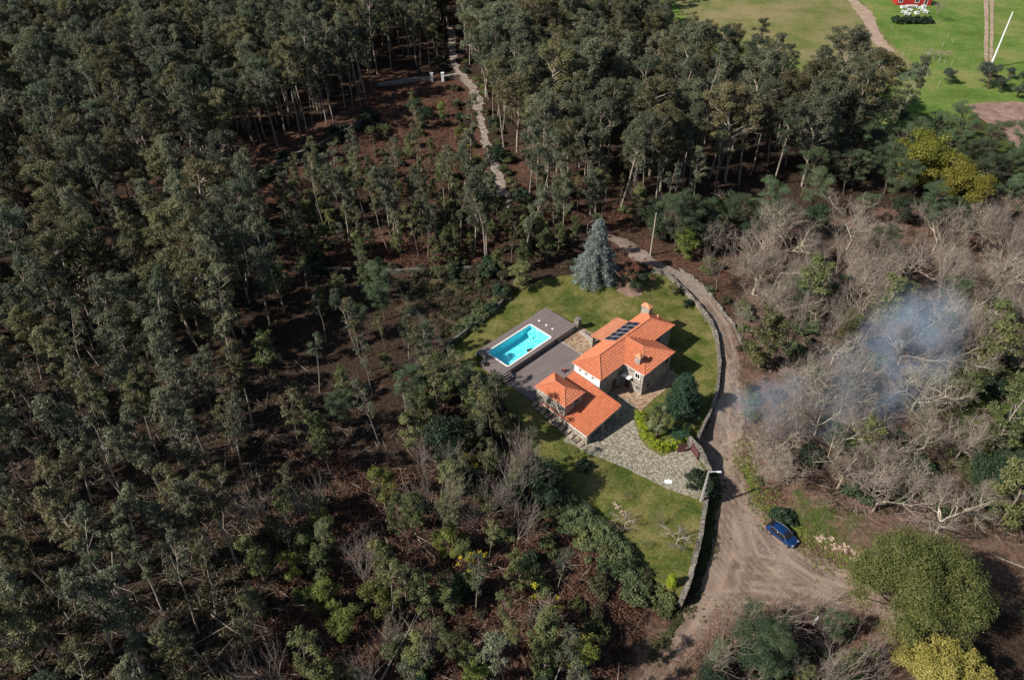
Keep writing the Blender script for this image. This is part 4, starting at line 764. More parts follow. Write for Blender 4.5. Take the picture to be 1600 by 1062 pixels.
def plant(key, x, y, z, s, rz, label=None, tilt=(0, 0), name=None, group='auto', cat=None, sz=None):
    base = key.rstrip('0123456789'); nm, ct, lb = KIND.get(base, (base, 'tree', base)); t, c = PROTO[key]
    px, py, _ = project(x, y, z)
    if label is None: label = f'{lb} {where(px, py)}'; group = label if group == 'auto' else group
    elif group == 'auto': group = None
    e = empty(name or nm, (x, y, z), rz, label, cat or ct, group); e.rotation_euler = (tilt[0], tilt[1], rz); e.scale = (s, s, sz or s)
    o = bpy.data.objects.new('trunk', t); col.objects.link(o); o.parent = e; o = bpy.data.objects.new('crown', c); col.objects.link(o); o.parent = e
    return e
PLACED = []
def scatter(poly, spacing, f=hg, seed=0, avoid=(), jit=.5):
    rr = np.random.default_rng(seed); W_ = np.array(wpoly(poly, f)); lo, hi = W_.min(0), W_.max(0); gx, gy = np.meshgrid(np.arange(lo[0], hi[0], spacing), np.arange(lo[1], hi[1], spacing))
    gx = gx + (np.arange(gx.shape[0]) % 2)[:, None] * spacing / 2; Q = np.stack([gx.ravel(), gy.ravel()], 1) + rr.uniform(-jit, jit, (gx.size, 2)) * spacing; Q = Q[inside(Q, W_)]
    keep = np.ones(len(Q), bool)
    for poly_, mrg in avoid: keep &= dist_poly(Q, poly_) > mrg
    return Q[keep], rr
ROADW = wpoly(ROAD_PX); TRK = wpoly([(800, 330), (768, 270), (749, 205), (731, 138), (712, 110), (703, 60)])
AV = [(GARDEN, 1.5), (ROADW, 1.5), (MEADOW, 2.0)]
def off_track(Q, m=3.2): return Q[dist_line(Q, TRK) > m]
EUC = []   # x, y, key, scale, rz, tx, ty
def eucs(poly, sp, keys, h, seed, base=20., lean=.05, p=1.0, trk=3.5, avoid=AV):
    Q, rr = scatter(poly, sp, seed=seed, avoid=avoid); Q = off_track(Q, trk)
    for q in Q:
        if rr.random() > p: continue
        k = keys[rr.integers(len(keys))]; X_, Y_, _ = project(q[0], q[1], 0); lowf = .74 if X_ > 960 and Y_ < 185 else 1.0; EUC.append((q[0], q[1], k, lowf * rr.uniform(*h) / base, rr.random() * 6.28, rr.normal(0, lean), rr.normal(0, lean)))
E5 = [f'euc{i}' for i in range(6)] + ['eucslim0']
eucs([(-330, -75), (705, -75), (702, 104), (600, 118), (575, 165), (480, 222), (380, 270), (300, 292), (180, 300), (-330, 300)], 4.8, E5 + ['bigeuc0'], (13, 23), 1, base=19)
eucs([(-120, 310), (300, 310), (380, 330), (450, 420), (455, 540), (400, 600), (-160, 600)], 4.5, E5 + ['eucslim1', 'bigeuc1', 'young0'], (11, 18), 2, base=17, p=.95)
eucs([(-160, 610), (380, 610), (430, 700), (400, 800), (-260, 800)], 4.0, ['eucslim0', 'eucslim1', 'eucslim2', 'euc0', 'euc5', 'euc3', 'thin0'], (12, 19), 3, base=18, lean=.07, p=.92)
eucs([(-330, 800), (380, 800), (360, 1100), (300, 1350), (-380, 1350)], 4.1, ['eucslim0', 'eucslim1', 'eucslim2', 'euc0', 'euc5', 'thin1'], (11, 19), 4, base=18, lean=.10, p=.85)
eucs([(-420, 300), (-130, 310), (-170, 600), (-500, 640)], 6.5, E5, (16, 22), 14)
eucs([(-520, 640), (-180, 600), (-280, 800), (-420, 1350), (-900, 1350)], 7, E5, (14, 19), 15)
eucs([(722, -75), (1010, -75), (1035, 60), (1062, 95), (1160, 115), (1240, 142), (1330, 185), (1395, 250), (1290, 290), (1180, 305), (1060, 335), (960, 345), (850, 325), (790, 245), (768, 190), (752, 120), (724, 100)], 5.0, E5 + ['bigeuc0', 'bigeuc1'], (14, 23), 5, base=19)
eucs([(800, 290), (850, 300), (1000, 335), (1060, 345), (1000, 368), (940, 368), (880, 380), (800, 355)], 3.9, ['thin0', 'thin1', 'thin2', 'euc1', 'young1', 'eucslim0', 'eucslim1'], (9, 16), 6, base=15, p=.85)
eucs([(450, 330), (560, 330), (720, 320), (790, 345), (860, 385), (880, 415), (780, 422), (460, 418)], 3.7, ['thin0', 'thin1', 'young0', 'young1', 'young2', 'euc0'], (6.5, 11), 7, base=12, p=.95)
eucs([(400, 322), (470, 285), (560, 262), (735, 262), (790, 345), (880, 372), (880, 405), (640, 400), (450, 400)], 5.0, ['euc0', 'euc3', 'thin0', 'thin1', 'young0', 'young2', 'eucslim2'], (8, 14), 18, base=14.5, p=.85)
eucs([(585, 180), (740, 170), (760, 260), (780, 320), (560, 325), (470, 330), (420, 300), (540, 250)], 4.4, ['young0', 'young2', 'thin1', 'acacia0', 'dense0', 'young1'], (3.5, 7), 8, base=9.5, p=.45)
eucs([(460, 440), (600, 440), (640, 520), (690, 560), (700, 700), (640, 760), (470, 760), (440, 600)], 4.4, ['thin0', 'thin2', 'pine0', 'young0', 'eucslim1', 'thin1'], (7, 12), 9, base=13, p=.55)
eucs([(700, 570), (760, 612), (800, 665), (840, 735), (870, 775), (840, 830), (700, 830), (640, 760), (650, 640)], 3.4, ['young0', 'young1', 'thin0', 'thin1', 'dense0', 'barethin0'], (6.5, 11.5), 10, base=11.5, p=.92)
eucs([(420, 760), (860, 840), (900, 980), (960, 1062), (960, 1250), (380, 1250), (400, 900)], 3.6, ['young0', 'young1', 'thin0', 'thin1', 'thin2', 'barethin0', 'barethin1', 'thin0', 'young2', 'acacia1'], (6.5, 11.5), 11, base=11.5, p=.8, lean=.09)
def zof(x, y): return float(hg([(x, y)])[0])
inv = []
for e in EUC:
    X, Y, D = project(e[0], e[1], 1.0); X2, Y2, D2 = project(e[0], e[1], 14 * e[3]); vis = -60 < X2 < 1660 and Y2 < 1075 and Y > -20 and Y2 > -60 or (-40 < X < 1640 and 0 < Y < 1062)
    inv.append((D2 / e[3] if vis else 1e9 + D2, e))
inv.sort(key=lambda t: t[0])
isE = lambda k: k.startswith(('euc', 'bigeuc')); ne = 0; far = []
for d, (x, y, k, s, rz, tx, ty) in inv:
    if isE(k):
        ne += 1
        if ne > 297 or d > 1e8: far.append((x, y, k, s, rz)); continue
    elif d > 1e8: continue
    plant(k, x, y, zof(x, y), s, rz, tilt=(tx, ty))
# the rest of the eucalyptus wood: one mass, scattered by geometry nodes from two meshes per variant
def wood(items, name, label, cat):
    keys = sorted(set(i[2] for i in items)); me = bpy.data.meshes.new(name); pts = [(i[0], i[1], zof(i[0], i[1])) for i in items]; me.from_pydata(pts, [], [])
    for nm, ty, vals in (('variant', 'INT', [keys.index(i[2]) for i in items]), ('size', 'FLOAT', [i[3] for i in items]), ('turn', 'FLOAT', [i[4] for i in items])):
        at = me.attributes.new(nm, ty, 'POINT'); at.data.foreach_set('value', vals)
    o = link(name, me); gt = bpy.data.node_groups.new(name, 'GeometryNodeTree'); gt.interface.new_socket('Geometry', in_out='INPUT', socket_type='NodeSocketGeometry'); gt.interface.new_socket('Geometry', in_out='OUTPUT', socket_type='NodeSocketGeometry')
    gi = gt.nodes.new('NodeGroupInput'); go = gt.nodes.new('NodeGroupOutput'); jn = gt.nodes.new('GeometryNodeJoinGeometry')
    av = gt.nodes.new('GeometryNodeInputNamedAttribute'); av.data_type = 'INT'; av.inputs[0].default_value = 'variant'; asz = gt.nodes.new('GeometryNodeInputNamedAttribute'); asz.inputs[0].default_value = 'size'; at_ = gt.nodes.new('GeometryNodeInputNamedAttribute'); at_.inputs[0].default_value = 'turn'
    cx = gt.nodes.new('ShaderNodeCombineXYZ'); gt.links.new(at_.outputs['Attribute'], cx.inputs[2])
    for i, k in enumerate(keys):
        cmp_ = gt.nodes.new('FunctionNodeCompare'); cmp_.data_type = 'INT'; cmp_.operation = 'EQUAL'; gt.links.new(av.outputs['Attribute'], cmp_.inputs[2]); cmp_.inputs[3].default_value = i
        src = [c for c in bpy.data.objects if c.data in PROTO[k]]; j2 = gt.nodes.new('GeometryNodeJoinGeometry')
        for me_ in PROTO[k]:
            ob_ = next(c for c in src if c.data == me_); oi = gt.nodes.new('GeometryNodeObjectInfo'); oi.inputs[0].default_value = ob_; oi.transform_space = 'ORIGINAL'; gt.links.new(oi.outputs['Geometry'], j2.inputs[0])
        g2i = gt.nodes.new('GeometryNodeGeometryToInstance'); gt.links.new(j2.outputs[0], g2i.inputs[0])
        ip = gt.nodes.new('GeometryNodeInstanceOnPoints'); gt.links.new(gi.outputs[0], ip.inputs['Points']); gt.links.new(cmp_.outputs[0], ip.inputs['Selection']); gt.links.new(g2i.outputs[0], ip.inputs['Instance']); gt.links.new(asz.outputs['Attribute'], ip.inputs['Scale']); gt.links.new(cx.outputs[0], ip.inputs['Rotation']); gt.links.new(ip.outputs[0], jn.inputs[0])
    gt.links.new(jn.outputs[0], go.inputs[0]); md = o.modifiers.new('wood', 'NODES'); md.node_group = gt
    return tag(o, label, cat, kind='stuff')
wood(far, 'eucalyptus_wood', 'distant mass of the eucalyptus wood reaching the top edge', 'wood')
# mixed woods on the right
def mixed(poly, sp, keys, h, base, seed, p=1.0, lean=.05, avoid=AV, f=hg):
    Q, rr = scatter(poly, sp, seed=seed, avoid=avoid, f=f); Q = off_track(Q)
    for q in Q:
        if rr.random() > p: continue
        k = keys[rr.integers(len(keys))]; X, Y, _ = project(q[0], q[1], 3)
        if X > 1700 or X < -100 or Y > 1200: continue
        plant(k, q[0], q[1], zof(*q), rr.uniform(*h) / base, rr.random() * 6.28, tilt=(rr.normal(0, lean), rr.normal(0, lean)))
BB = [f'bare{i}' for i in range(4)]
mixed([(1075, 398), (1300, 370), (1480, 380), (1700, 395), (1700, 590), (1480, 600), (1300, 640), (1185, 660), (1175, 600), (1165, 540), (1135, 480), (1100, 430)], 5.8, BB + ['barethin0', 'bare1'], (8, 14.5), 11, 21, p=.80)
mixed([(1178, 655), (1310, 640), (1460, 680), (1520, 740), (1700, 720), (1700, 900), (1560, 880), (1400, 830), (1290, 790), (1215, 750), (1190, 710)], 6.0, BB, (8, 12), 11, 22, p=.78)
mixed([(1060, 370), (1180, 340), (1330, 320), (1600, 330), (1700, 340), (1700, 390), (1480, 375), (1300, 368), (1120, 392)], 6.2, ['pine0', 'pine1', 'pine2', 'bare0', 'dense0', 'barethin0'], (8, 12), 11, 23, p=.8)
mixed([(1180, 300), (1400, 255), (1470, 225), (1700, 260), (1700, 335), (1400, 325), (1200, 330)], 6.4, ['pine0', 'pine1', 'pine2', 'dense1', 'pine1'], (8.5, 12), 10.5, 24, p=.9)
mixed([(1090, 395), (1180, 500), (1400, 480), (1700, 480), (1700, 840), (1300, 790), (1190, 640), (1110, 450)], 5.2, ['laurel0', 'laurel1', 'ivy0', 'greenbush0', 'scrub1', 'ivy1', 'greenbush1', 'young2'], (1.6, 3.6), 2.0, 25, p=.8)
mixed([(1200, 420), (1700, 420), (1700, 640), (1500, 600), (1250, 620)], 11, ['pine0', 'dense0', 'pine2', 'young1', 'pine1'], (6, 10.5), 9.5, 29, p=.85)
mixed([(1240, 640), (1300, 650), (1480, 690), (1600, 740), (1600, 800), (1400, 780), (1290, 740)], 9, ['dense0', 'young1', 'ivy0', 'ivy1'], (3, 6), 6, 30, p=.7)
mixed([(1010, 1020), (1100, 995), (1260, 985), (1330, 1010), (1400, 1100), (1380, 1200), (950, 1200)], 2.9, ['pine0', 'dense0', 'dense1', 'barethin0', 'barethin1', 'young0', 'young2', 'bare1'], (3.0, 6.0), 8, 26, p=.92)
mixed([(1110, 985), (1200, 965), (1330, 985), (1380, 1040), (1380, 1100), (1080, 1100)], 2.6, ['scrub0', 'scrub1', 'greenbush0', 'laurel1', 'barethin1'], (.8, 1.9), 1.7, 45, p=.8)
mixed([(1500, 900), (1700, 860), (1750, 1250), (1450, 1250), (1560, 1000)], 5.5, ['pine1', 'dense0', 'dense1', 'young2'], (4.5, 8), 9, 27, p=.7)
mixed([(1480, 620), (1700, 600), (1700, 700), (1520, 720)], 6, ['greenbush0', 'greenbush1', 'dense0', 'scrub0', 'bare1'], (1.6, 3.5), 2.2, 28, p=.6, avoid=())
mixed([(995, 325), (1060, 338), (1130, 325), (1190, 345), (1120, 395), (1085, 402), (1050, 408), (1032, 392), (1000, 370)], 4.2, ['bare0', 'dense0', 'young1', 'young2', 'bare2', 'greenbush1', 'thin1'], (4, 8), 8.5, 41, p=.85)
mixed([(770, 350), (905, 365), (905, 425), (790, 425)], 4.2, ['young1', 'young2', 'thin0', 'scrub0', 'young0'], (4, 7), 8, 42, p=.8)
mixed([(800, 300), (1000, 325), (1000, 360), (940, 362), (810, 350)], 4.5, ['scrub0', 'thin1', 'barethin0', 'greenbush0'], (2.5, 6), 7, 43, p=.8)
mixed([(1300, 660), (1480, 680), (1560, 740), (1480, 800), (1320, 760)], 6, ['ivy0', 'scrub0', 'greenbush1'], (1.4, 2.4), 1.8, 44, p=.6)
# undergrowth
mixed([(-100, 330), (450, 320), (560, 200), (740, 190), (780, 320), (860, 400), (780, 420), (450, 424), (440, 700), (-150, 760)], 7.5, ['scrub0', 'scrub1', 'greenbush0', 'laurel0'], (1.0, 2.0), 1.5, 31, p=.75)
mixed([(620, 445), (785, 440), (760, 490), (700, 530)], 2.6, ['scrub0', 'scrub1', 'greenbush1'], (.6, 1.3), 1.5, 32, p=.8)
mixed([(420, 760), (830, 780), (900, 830), (1000, 930), (1020, 960), (960, 1150), (380, 1150)], 4.6, ['scrub0', 'scrub1', 'greenbush0', 'greenbush1', 'barethin1', 'laurel1'], (.9, 2.0), 1.6, 33, p=.7)
mixed([(700, 570), (760, 612), (800, 665), (850, 745), (830, 800), (680, 700)], 3.4, ['laurel0', 'greenbush0', 'scrub0', 'dense1'], (1.2, 2.4), 1.8, 34, p=.7)
mixed([(850, 800), (900, 800), (960, 855), (1010, 905), (1055, 945), (1060, 975), (1020, 960), (950, 900)], 1.7, ['ivy0', 'ivy1', 'ivy0', 'greenbush0'], (1.1, 2.0), 1.6, 35, p=.95, avoid=[(GARDEN, .6), (ROADW, 1.0)])
mixed([(1170, 740), (1200, 770), (1260, 830), (1290, 845), (1270, 800), (1200, 740)], 3, ['scrub0', 'greenbush1', 'laurel0'], (.6, 1.2), 1.6, 36, p=.5, avoid=[(ROADW, .6)])
def along(line, n, spread, keys, h, base, seed, f=hg):
    rr = np.random.default_rng(seed); Wl = np.array(wpoly(line)); seg = np.linalg.norm(np.diff(Wl, axis=0), axis=1); cum = np.concatenate([[0], np.cumsum(seg)])
    for i in range(n):
        t = rr.random() * cum[-1]; k = min(max(int(np.searchsorted(cum, t)) - 1, 0), len(seg) - 1); d = (Wl[k + 1] - Wl[k]) / seg[k]; q = Wl[k] + d * (t - cum[k]) + np.array([-d[1], d[0]]) * rr.choice([-1, 1]) * rr.uniform(*spread)
        if inside([q], GARDEN)[0] or inside([q], ROADW)[0]: continue
        plant(keys[rr.integers(len(keys))], q[0], q[1], zof(*q), rr.uniform(*h) / base, rr.random() * 6.28)
along([(800, 330), (768, 270), (749, 205), (731, 138), (712, 112), (703, 60)], 60, (2.3, 4.5), ['scrub0', 'scrub1', 'greenbush0', 'laurel0', 'greenbush1'], (.8, 2.2), 1.6, 91)
along([(455, 424), (540, 426), (620, 428), (740, 424), (790, 428)], 34, (.6, 1.8), ['scrub0', 'greenbush0', 'laurel1', 'scrub1'], (1.0, 2.4), 1.7, 92)
along([(312, 303), (400, 282), (500, 232), (582, 184)], 30, (.7, 2.0), ['scrub0', 'greenbush0', 'laurel1'], (1.0, 2.4), 1.7, 93)
along([(697, 545), (740, 512), (782, 478), (800, 455)], 26, (.3, 1.3), ['scrub0', 'greenbush0', 'ivy0', 'laurel0'], (1.0, 2.0), 1.7, 94)
along([(868, 752), (900, 788), (940, 830), (985, 875), (1025, 915), (1060, 948)], 52, (.3, 1.6), ['ivy0', 'ivy1', 'ivy0', 'greenbush0', 'scrub1'], (.9, 1.9), 1.6, 96)
along([(1440, 560), (1520, 600), (1600, 580)], 22, (.5, 6), ['greenbush0', 'greenbush1', 'ivy0', 'young2'], (1.5, 3), 1.8, 97)
along([(1035, 385), (1080, 360), (1130, 380), (1150, 345)], 34, (.5, 5), ['dense0', 'young1', 'greenbush0', 'pine1', 'acacia0'], (2.5, 6), 6, 98)
along([(1098, 449), (1130, 480), (1155, 540), (1160, 600), (1164, 660), (1164, 720)], 34, (.5, 2.2), ['scrub0', 'scrub1', 'greenbush1', 'barethin1', 'ivy0'], (.7, 1.7), 1.7, 95)
# ---- singled-out plants
def put(key, px, py, h, base, label, name=None, rz=None, cat=None, f=hg, tilt=(0, 0), group=None, wide=1.0):
    x, y, z = wpt(px, py, f); s = h / base; e = plant(key, x, y, z, s * wide, rng.uniform(0, 6.28) if rz is None else rz, label, tilt, name, group, cat, sz=s); return e
for px_, py_, kk_, h_, w_ in ((742, 650, 'young0', 7, 1.1), (765, 668, 'young1', 7.5, 1.1), (786, 700, 'thin1', 9, 1.3), (668, 588, 'euc1', 11, 1.3), (688, 612, 'young2', 8, 1.2), (715, 628, 'pine1', 7, 1.1), (640, 560, 'euc3', 11, 1.2), (650, 640, 'pine2', 8, 1.0), (830, 760, 'young0', 6.5, 1.1)):
    b_ = {'y': 8, 't': 14, 'e': 20, 'p': 11}[kk_[0]]; x, y, z = wpt(px_, py_); plant(kk_, x, y, z, h_ / b_ * w_, px_, sz=h_ / b_)
put('laurel0', 1222, 815, 1.7, 2.2, 'dark ivy-covered shrub on the verge behind the blue car', wide=1.5)
put('pine0', 590, 470, 8, 11, 'dark pine standing at the upper end of the green mesh fence', wide=1.1); put('pine2', 1235, 500, 8, 11, 'solitary dark pine among the leafless trees right of the lane')
put('pine1', 1205, 380, 9, 11, 'tall blue-green pine at the top of the bare wood'); put('pine0', 1172, 1050, 7.5, 11, 'large blue-green pine at the bottom edge below the junction', wide=1.9)
put('young1', 818, 452, 5.5, 8, 'broad olive-brown tree at the upper left corner of the lawn', wide=1.9, f=h0); put('acacia0', 1070, 405, 6, 7, 'olive-green bushy tree at the bend behind the utility pole', wide=1.3); put('dense0', 1100, 395, 6, 7, 'dark rounded tree above the road bend')
put('laurel1', 1092, 760, 3.0, 2.6, 'dark green laurel bush inside the garden wall under the street lamp', f=h0, wide=1.15); put('laurel0', 912, 732, 1.7, 2.4, 'lone green bush on the lawn below the stairway', f=h0)
put('laurel1', 1074, 478, 1.4, 2.4, 'dark low bush on the east lawn beside the lane wall', f=h0); put('young2', 1052, 458, 2.6, 9, 'small rounded yellow-green shrub near the top of the east lawn', f=h0, wide=2.0, name='round_shrub', cat='shrub')
put('bare3', 1232, 755, 11, 11, 'pale leaning leafless tree beside the junction bank', tilt=(0, .25)); put('bare2', 1425, 640, 12, 11, 'large fan-shaped leafless tree behind the smoke', wide=1.1)
put('euc2', 740, 345, 11, 20, 'eucalyptus with yellow blossom at its foot beside the pale track')
for k, (px, py, h_, kk, lb) in enumerate(((1056, 850, 4.2, 'fruit0', 'gnarled leafless fruit tree nearest the garden wall'), (1031, 826, 3.2, 'fruit1', 'leafless fruit tree between the gnarled one and the pale rocks'), (975, 823, 3.4, 'fruit0', 'leafless fruit tree just below the pale rocks'), (980, 785, 2.6, 'fruit1', 'small fruit tree near the cobbles edge'), (1010, 861, 2.4, 'fruit1', 'smallest fruit tree on the lower lawn'), (1093, 507, 3.0, 'fruit1', 'leafless fruit tree on the east lawn near the lane wall'))):
    put(kk, px, py, h_, 4, lb, f=h0)
for px, py, h_, lb in ((1543, 140, 6.5, 'dark round olive tree at the foot of the white pole'), (1482, 133, 4, 'small olive tree alone in the meadow'), (1562, 146, 4, 'small olive tree between two larger ones at the meadow edge'), (1588, 152, 6.5, 'dark olive tree at the right edge of the meadow'), (1575, 125, 3, 'little olive tree above the others by the meadow edge')):
    put('olive', px, py, h_, 5, lb, wide=1.15)
for k, px in enumerate((1402, 1413, 1424, 1435, 1447)): put('laurel0', px, 36, 2.6, 2.6, ['leftmost', 'second', 'middle', 'fourth', 'rightmost'][k] + ' dark shrub of the hedge before the red building', wide=1.4)
put('barethin0', 1463, 36, 6, 9, 'brown leafless tree right of the red building'); put('fruit0', 1450, 90, 4, 4, 'leafless tree in the meadow, left of its pair'); put('fruit0', 1470, 92, 4, 4, 'leafless tree in the meadow, right of its pair')
# yellow blossom clumps
rr = np.random.default_rng(5)
def blossom(px, py, zz, sp, n, label):
    x, y, z = wpt(px, py, hg); C = [(rr.normal(0, sp[0]), rr.normal(0, sp[0]), zz + rr.uniform(-sp[1], sp[1])) for _ in range(n)]; c = NB(); c.add(*cards(C, rr.uniform(.25, .6, n), 40, .2, .12, rr)); t = NB()
    for q in C: t.add(*tube(np.array([[0, 0, -.2], [q[0] * .6, q[1] * .6, q[2] * .6], q]), [.07, .05, .02], 4))
    e = empty('mimosa_shrub', (x, y, z), 0, label, 'shrub'); link('trunk', t.me('trunk', M['bark_brown']), e); link('blossom', c.me('blossom', M['yellow_flower']), e)
blossom(737, 262, 5.0, (.9, 4.0), 18, 'tall shrub with bright yellow blossom beside the pale track'); blossom(735, 742, 3.0, (1.0, .9), 9, 'yellow blossoming shrub in the lower left growth, nearer the lawn'); blossom(738, 900, 3.6, (1.1, .8), 9, 'yellow blossoming shrub in the bottom centre growth'); blossom(860, 965, 3, (1.2, .6), 6, 'yellow blossoming shrub below the reddish bracken')
# golden acacias
mk_euc('gold', 200, H=8, nb=34, cr=3.8, base=.25, clr=1.25, n=300, cm='gold_leaf', L=.26, Wd=.13, tm='bark_brown')
put('gold', 1424, 306, 12, 8, 'golden yellow-green acacia on the slope, the upper one of the pair', name='golden_acacia', wide=1.1); put('gold', 1480, 345, 11, 8, 'golden yellow-green acacia on the slope, the lower one of the pair', name='golden_acacia')
# large olive-green round tree, pale flowering tree
def mk_round(key, seed, Rr, Hh, k, cl, n, cm, L, Wd, z0=1.5):
    rr = np.random.default_rng(seed); T = NB(); Cc = NB(); C = []; S = []
    T.add(*tube(np.array([[0, 0, -.5], [0, .1, Hh * .3], [0, 0, Hh * .75]]), [.45, .35, .12], 8))
    for i in range(k):
        d = rr.normal(size=3); d /= np.linalg.norm(d); d[2] = abs(d[2]) if rr.random() < .75 else d[2]; q = rr.uniform(.78, 1.06) if rr.random() < .72 else rr.uniform(.25, .7)
        p = np.array([d[0] * Rr * q, d[1] * Rr * q, Hh * .5 + d[2] * Hh * .46 * q]); p[2] = max(p[2], z0); C.append(p); S.append(cl * rr.uniform(.7, 1.25))
        T.add(*tube(np.array([[0, 0, Hh * .3 * rr.random() + 1], p * .6 + np.array([0, 0, Hh * .08]), p]), [.14, .08, .03], 4))
    for a_ in np.arange(0, 6.28, .9): C.append(np.array([Rr * .42 * math.cos(a_), Rr * .42 * math.sin(a_), Hh * .78])); S.append(cl * rr.uniform(.9, 1.2))
    C.append(np.array([0, 0, Hh * .88])); S.append(cl)
    Cc.add(*cards(C, np.array(S), n, L, Wd, rr, flat=.8)); proto(key, T, Cc, 'bark_brown', cm)
mk_round('roundtree', 210, 6.2, 11, 74, 1.7, 1050, 'olive_round', .17, .11); put('roundtree', 1402, 968, 11.5, 11, 'very large round olive-green tree standing right of the dirt junction', name='broadleaf_tree')
mk_round('mimosa', 211, 4.3, 7.5, 60, 1.05, 620, 'mimosa_leaf', .17, .12); put('mimosa', 1450, 1090, 7.5, 7.5, 'pale yellow flowering mimosa tree at the bottom right edge', name='mimosa_tree')
put('mimosa', 508, 1120, 4.5, 7.5, 'small pale yellow mimosa crown at the bottom edge', name='mimosa_tree', wide=.8)
# conifer by the house, blue cedar
def mk_cone(key, seed, H, Rr, layers, cm, L, Wd, n, droop=.25, cl=.55, pw=.8, base=.06):
    rr = np.random.default_rng(seed); T = NB(); Cc = NB(); C = []; S = []; T.add(*tube(np.array([[0, 0, -.5], [0, 0, H * .5], [0, 0, H * .98]]), [.32, .2, .04], 8))
    for i in range(layers):
        f = base + (1 - base) * i / layers; rad = Rr * (1 - f) ** pw * (.86 + .28 * rr.random()); kb = max(4, int(5 + 9 * (1 - f)))
        for j in range(kb):
            a = j * 6.283 / kb + i * .8 + rr.normal(0, .15); r_ = rad * rr.uniform(.8, 1.12); tip = np.array([r_ * math.cos(a), r_ * math.sin(a), H * f - r_ * droop + r_ * .05]); root = np.array([0, 0, H * f]); T.add(*tube(np.array([root, (root + tip) / 2 + [0, 0, .08 * r_], tip]), [.06, .04, .015], 3))
            for g in np.arange(.3, 1.01, .7 / max(2, r_ / .7)): C.append(root + (tip - root) * g + [0, 0, .08 * r_ * math.sin(3.14 * g)]); S.append(cl * (1.15 - .4 * g))
    C.append(np.array([0, 0, H * .97])); S.append(cl * .5); Cc.add(*cards(C, np.array(S), n, L, Wd, rr, flat=.55)); proto(key, T, Cc, 'bark_brown', cm)
mk_cone('conifer', 220, 7.5, 2.9, 20, 'conifer_leaf', .22, .08, 60, droop=.1, cl=.6, pw=.42); put('conifer', 1063, 645, 7.6, 7.5, 'dense dark green conifer beside the house wing', name='conifer_tree', f=h0)
mk_cone('cedar', 221, 13, 5.0, 17, 'cedar_leaf', .34, .09, 60, droop=.45, cl=.85, pw=.75); put('cedar', 930, 436, 12.5, 13, 'tall silvery blue cedar at the top of the lawn', name='blue_cedar', f=h0)
mk_cone('thuja', 222, 2.2, .55, 12, 'hedge_leaf', .14, .07, 40, droop=-.3, cl=.28, pw=.5); put('thuja', 1048, 914, 2.2, 2.2, 'small bright green conical thuja at the lower tip of the lawn', name='thuja', f=h0)
# camellia with red flowers
mk_shrub('camellia0', 230, Rr=2.2, Hh=3.8, k=36, n=130, cm='laurel_leaf', L=.26, Wd=.15, cl=.7)
x, y, z = wpt(990, 447, h0); e = plant('camellia0', x, y, z, 1.0, 0, 'camellia shrub with reddish-pink leaves and flowers at the flower bed', name='camellia', cat='shrub')
c = NB(); C = [(rr.normal(0, 1.3), rr.normal(0, 1.3), rr.uniform(2.2, 4.2)) for _ in range(40)]; c.add(*cards(C, rr.uniform(.3, .6, 40), 34, .24, .15, rr)); link('red_flowers', c.me('red_flowers', M['red_leaf']), e)
# flat topped topiary
T = NB(); T.add(*tube(np.array([[0, 0, -.1], [.05, 0, .9], [0, 0, 1.6]]), [.09, .08, .06], 7)); c = NB(); C = [(1.25 * math.sqrt(q) * math.cos(a), 1.25 * math.sqrt(q) * math.sin(a), 1.85 - .25 * q) for q, a in zip(rr.random(60), rr.random(60) * 6.28)]
for q in C[:14]: T.add(*tube(np.array([[0, 0, 1.2], [q[0] * .7, q[1] * .7, 1.6], q]), [.04, .03, .015], 4))
c.add(*cards(C, np.full(60, .42), 110, .14, .08, rr, flat=.55)); proto('topiary', T, c, 'bark_brown', 'conifer_leaf'); put('topiary', 1058, 688, 1.9, 1.9, 'clipped flat dome topiary on the small lawn behind the hedge', name='topiary_tree', f=h0)
# palm
T = NB(); T.add(*tube(np.array([[0, 0, -.2], [.05, 0, 1.2], [0, .05, 2.6], [0, 0, 3.3]]), [.26, .20, .19, .28], 9)); fr_ = NB()
for i in range(19):
    a = i * 2.4; el = 1.2 - 1.9 * (i / 19); Lf = 1.9 * rr.uniform(.85, 1.1); d = np.array([math.cos(a) * math.cos(el), math.sin(a) * math.cos(el), math.sin(el)]); p0_ = np.array([0, 0, 3.3]); st_ = p0_ + d * Lf * .5 + [0, 0, -.05]
    T.add(*tube(np.array([p0_, (p0_ + st_) / 2, st_]), [.035, .025, .02], 3)); sd_ = np.cross(d, [0, 0, 1.]); sd_ /= np.linalg.norm(sd_)
    for k in np.linspace(-1.25, 1.25, 13):
        dd = d * math.cos(k) + sd_ * math.sin(k); tip = st_ + dd * Lf * .52 + np.array([0, 0, -.22 * Lf * (.4 + abs(k))]); w_ = np.cross(dd, [0, 0, 1.]); w_ /= np.linalg.norm(w_) + 1e-6; m_ = (st_ * .45 + tip * .55)
        fr_.add(np.array([st_, m_ + w_ * .085, tip, m_ - w_ * .085]), np.array([[0, 1, 2, 3]]))
x, y, z = wpt(1025, 683, h0); pt = empty('palm_tree', (x, y, z), 0, 'fan palm with ragged fronds on the small lawn behind the hedge', 'palm'); pt.scale = (1.0, 1.0, 1.25)
link('trunk', T.me('trunk', M['bark_brown']), pt); link('fronds', fr_.me('fronds', M['palm_leaf']), pt)
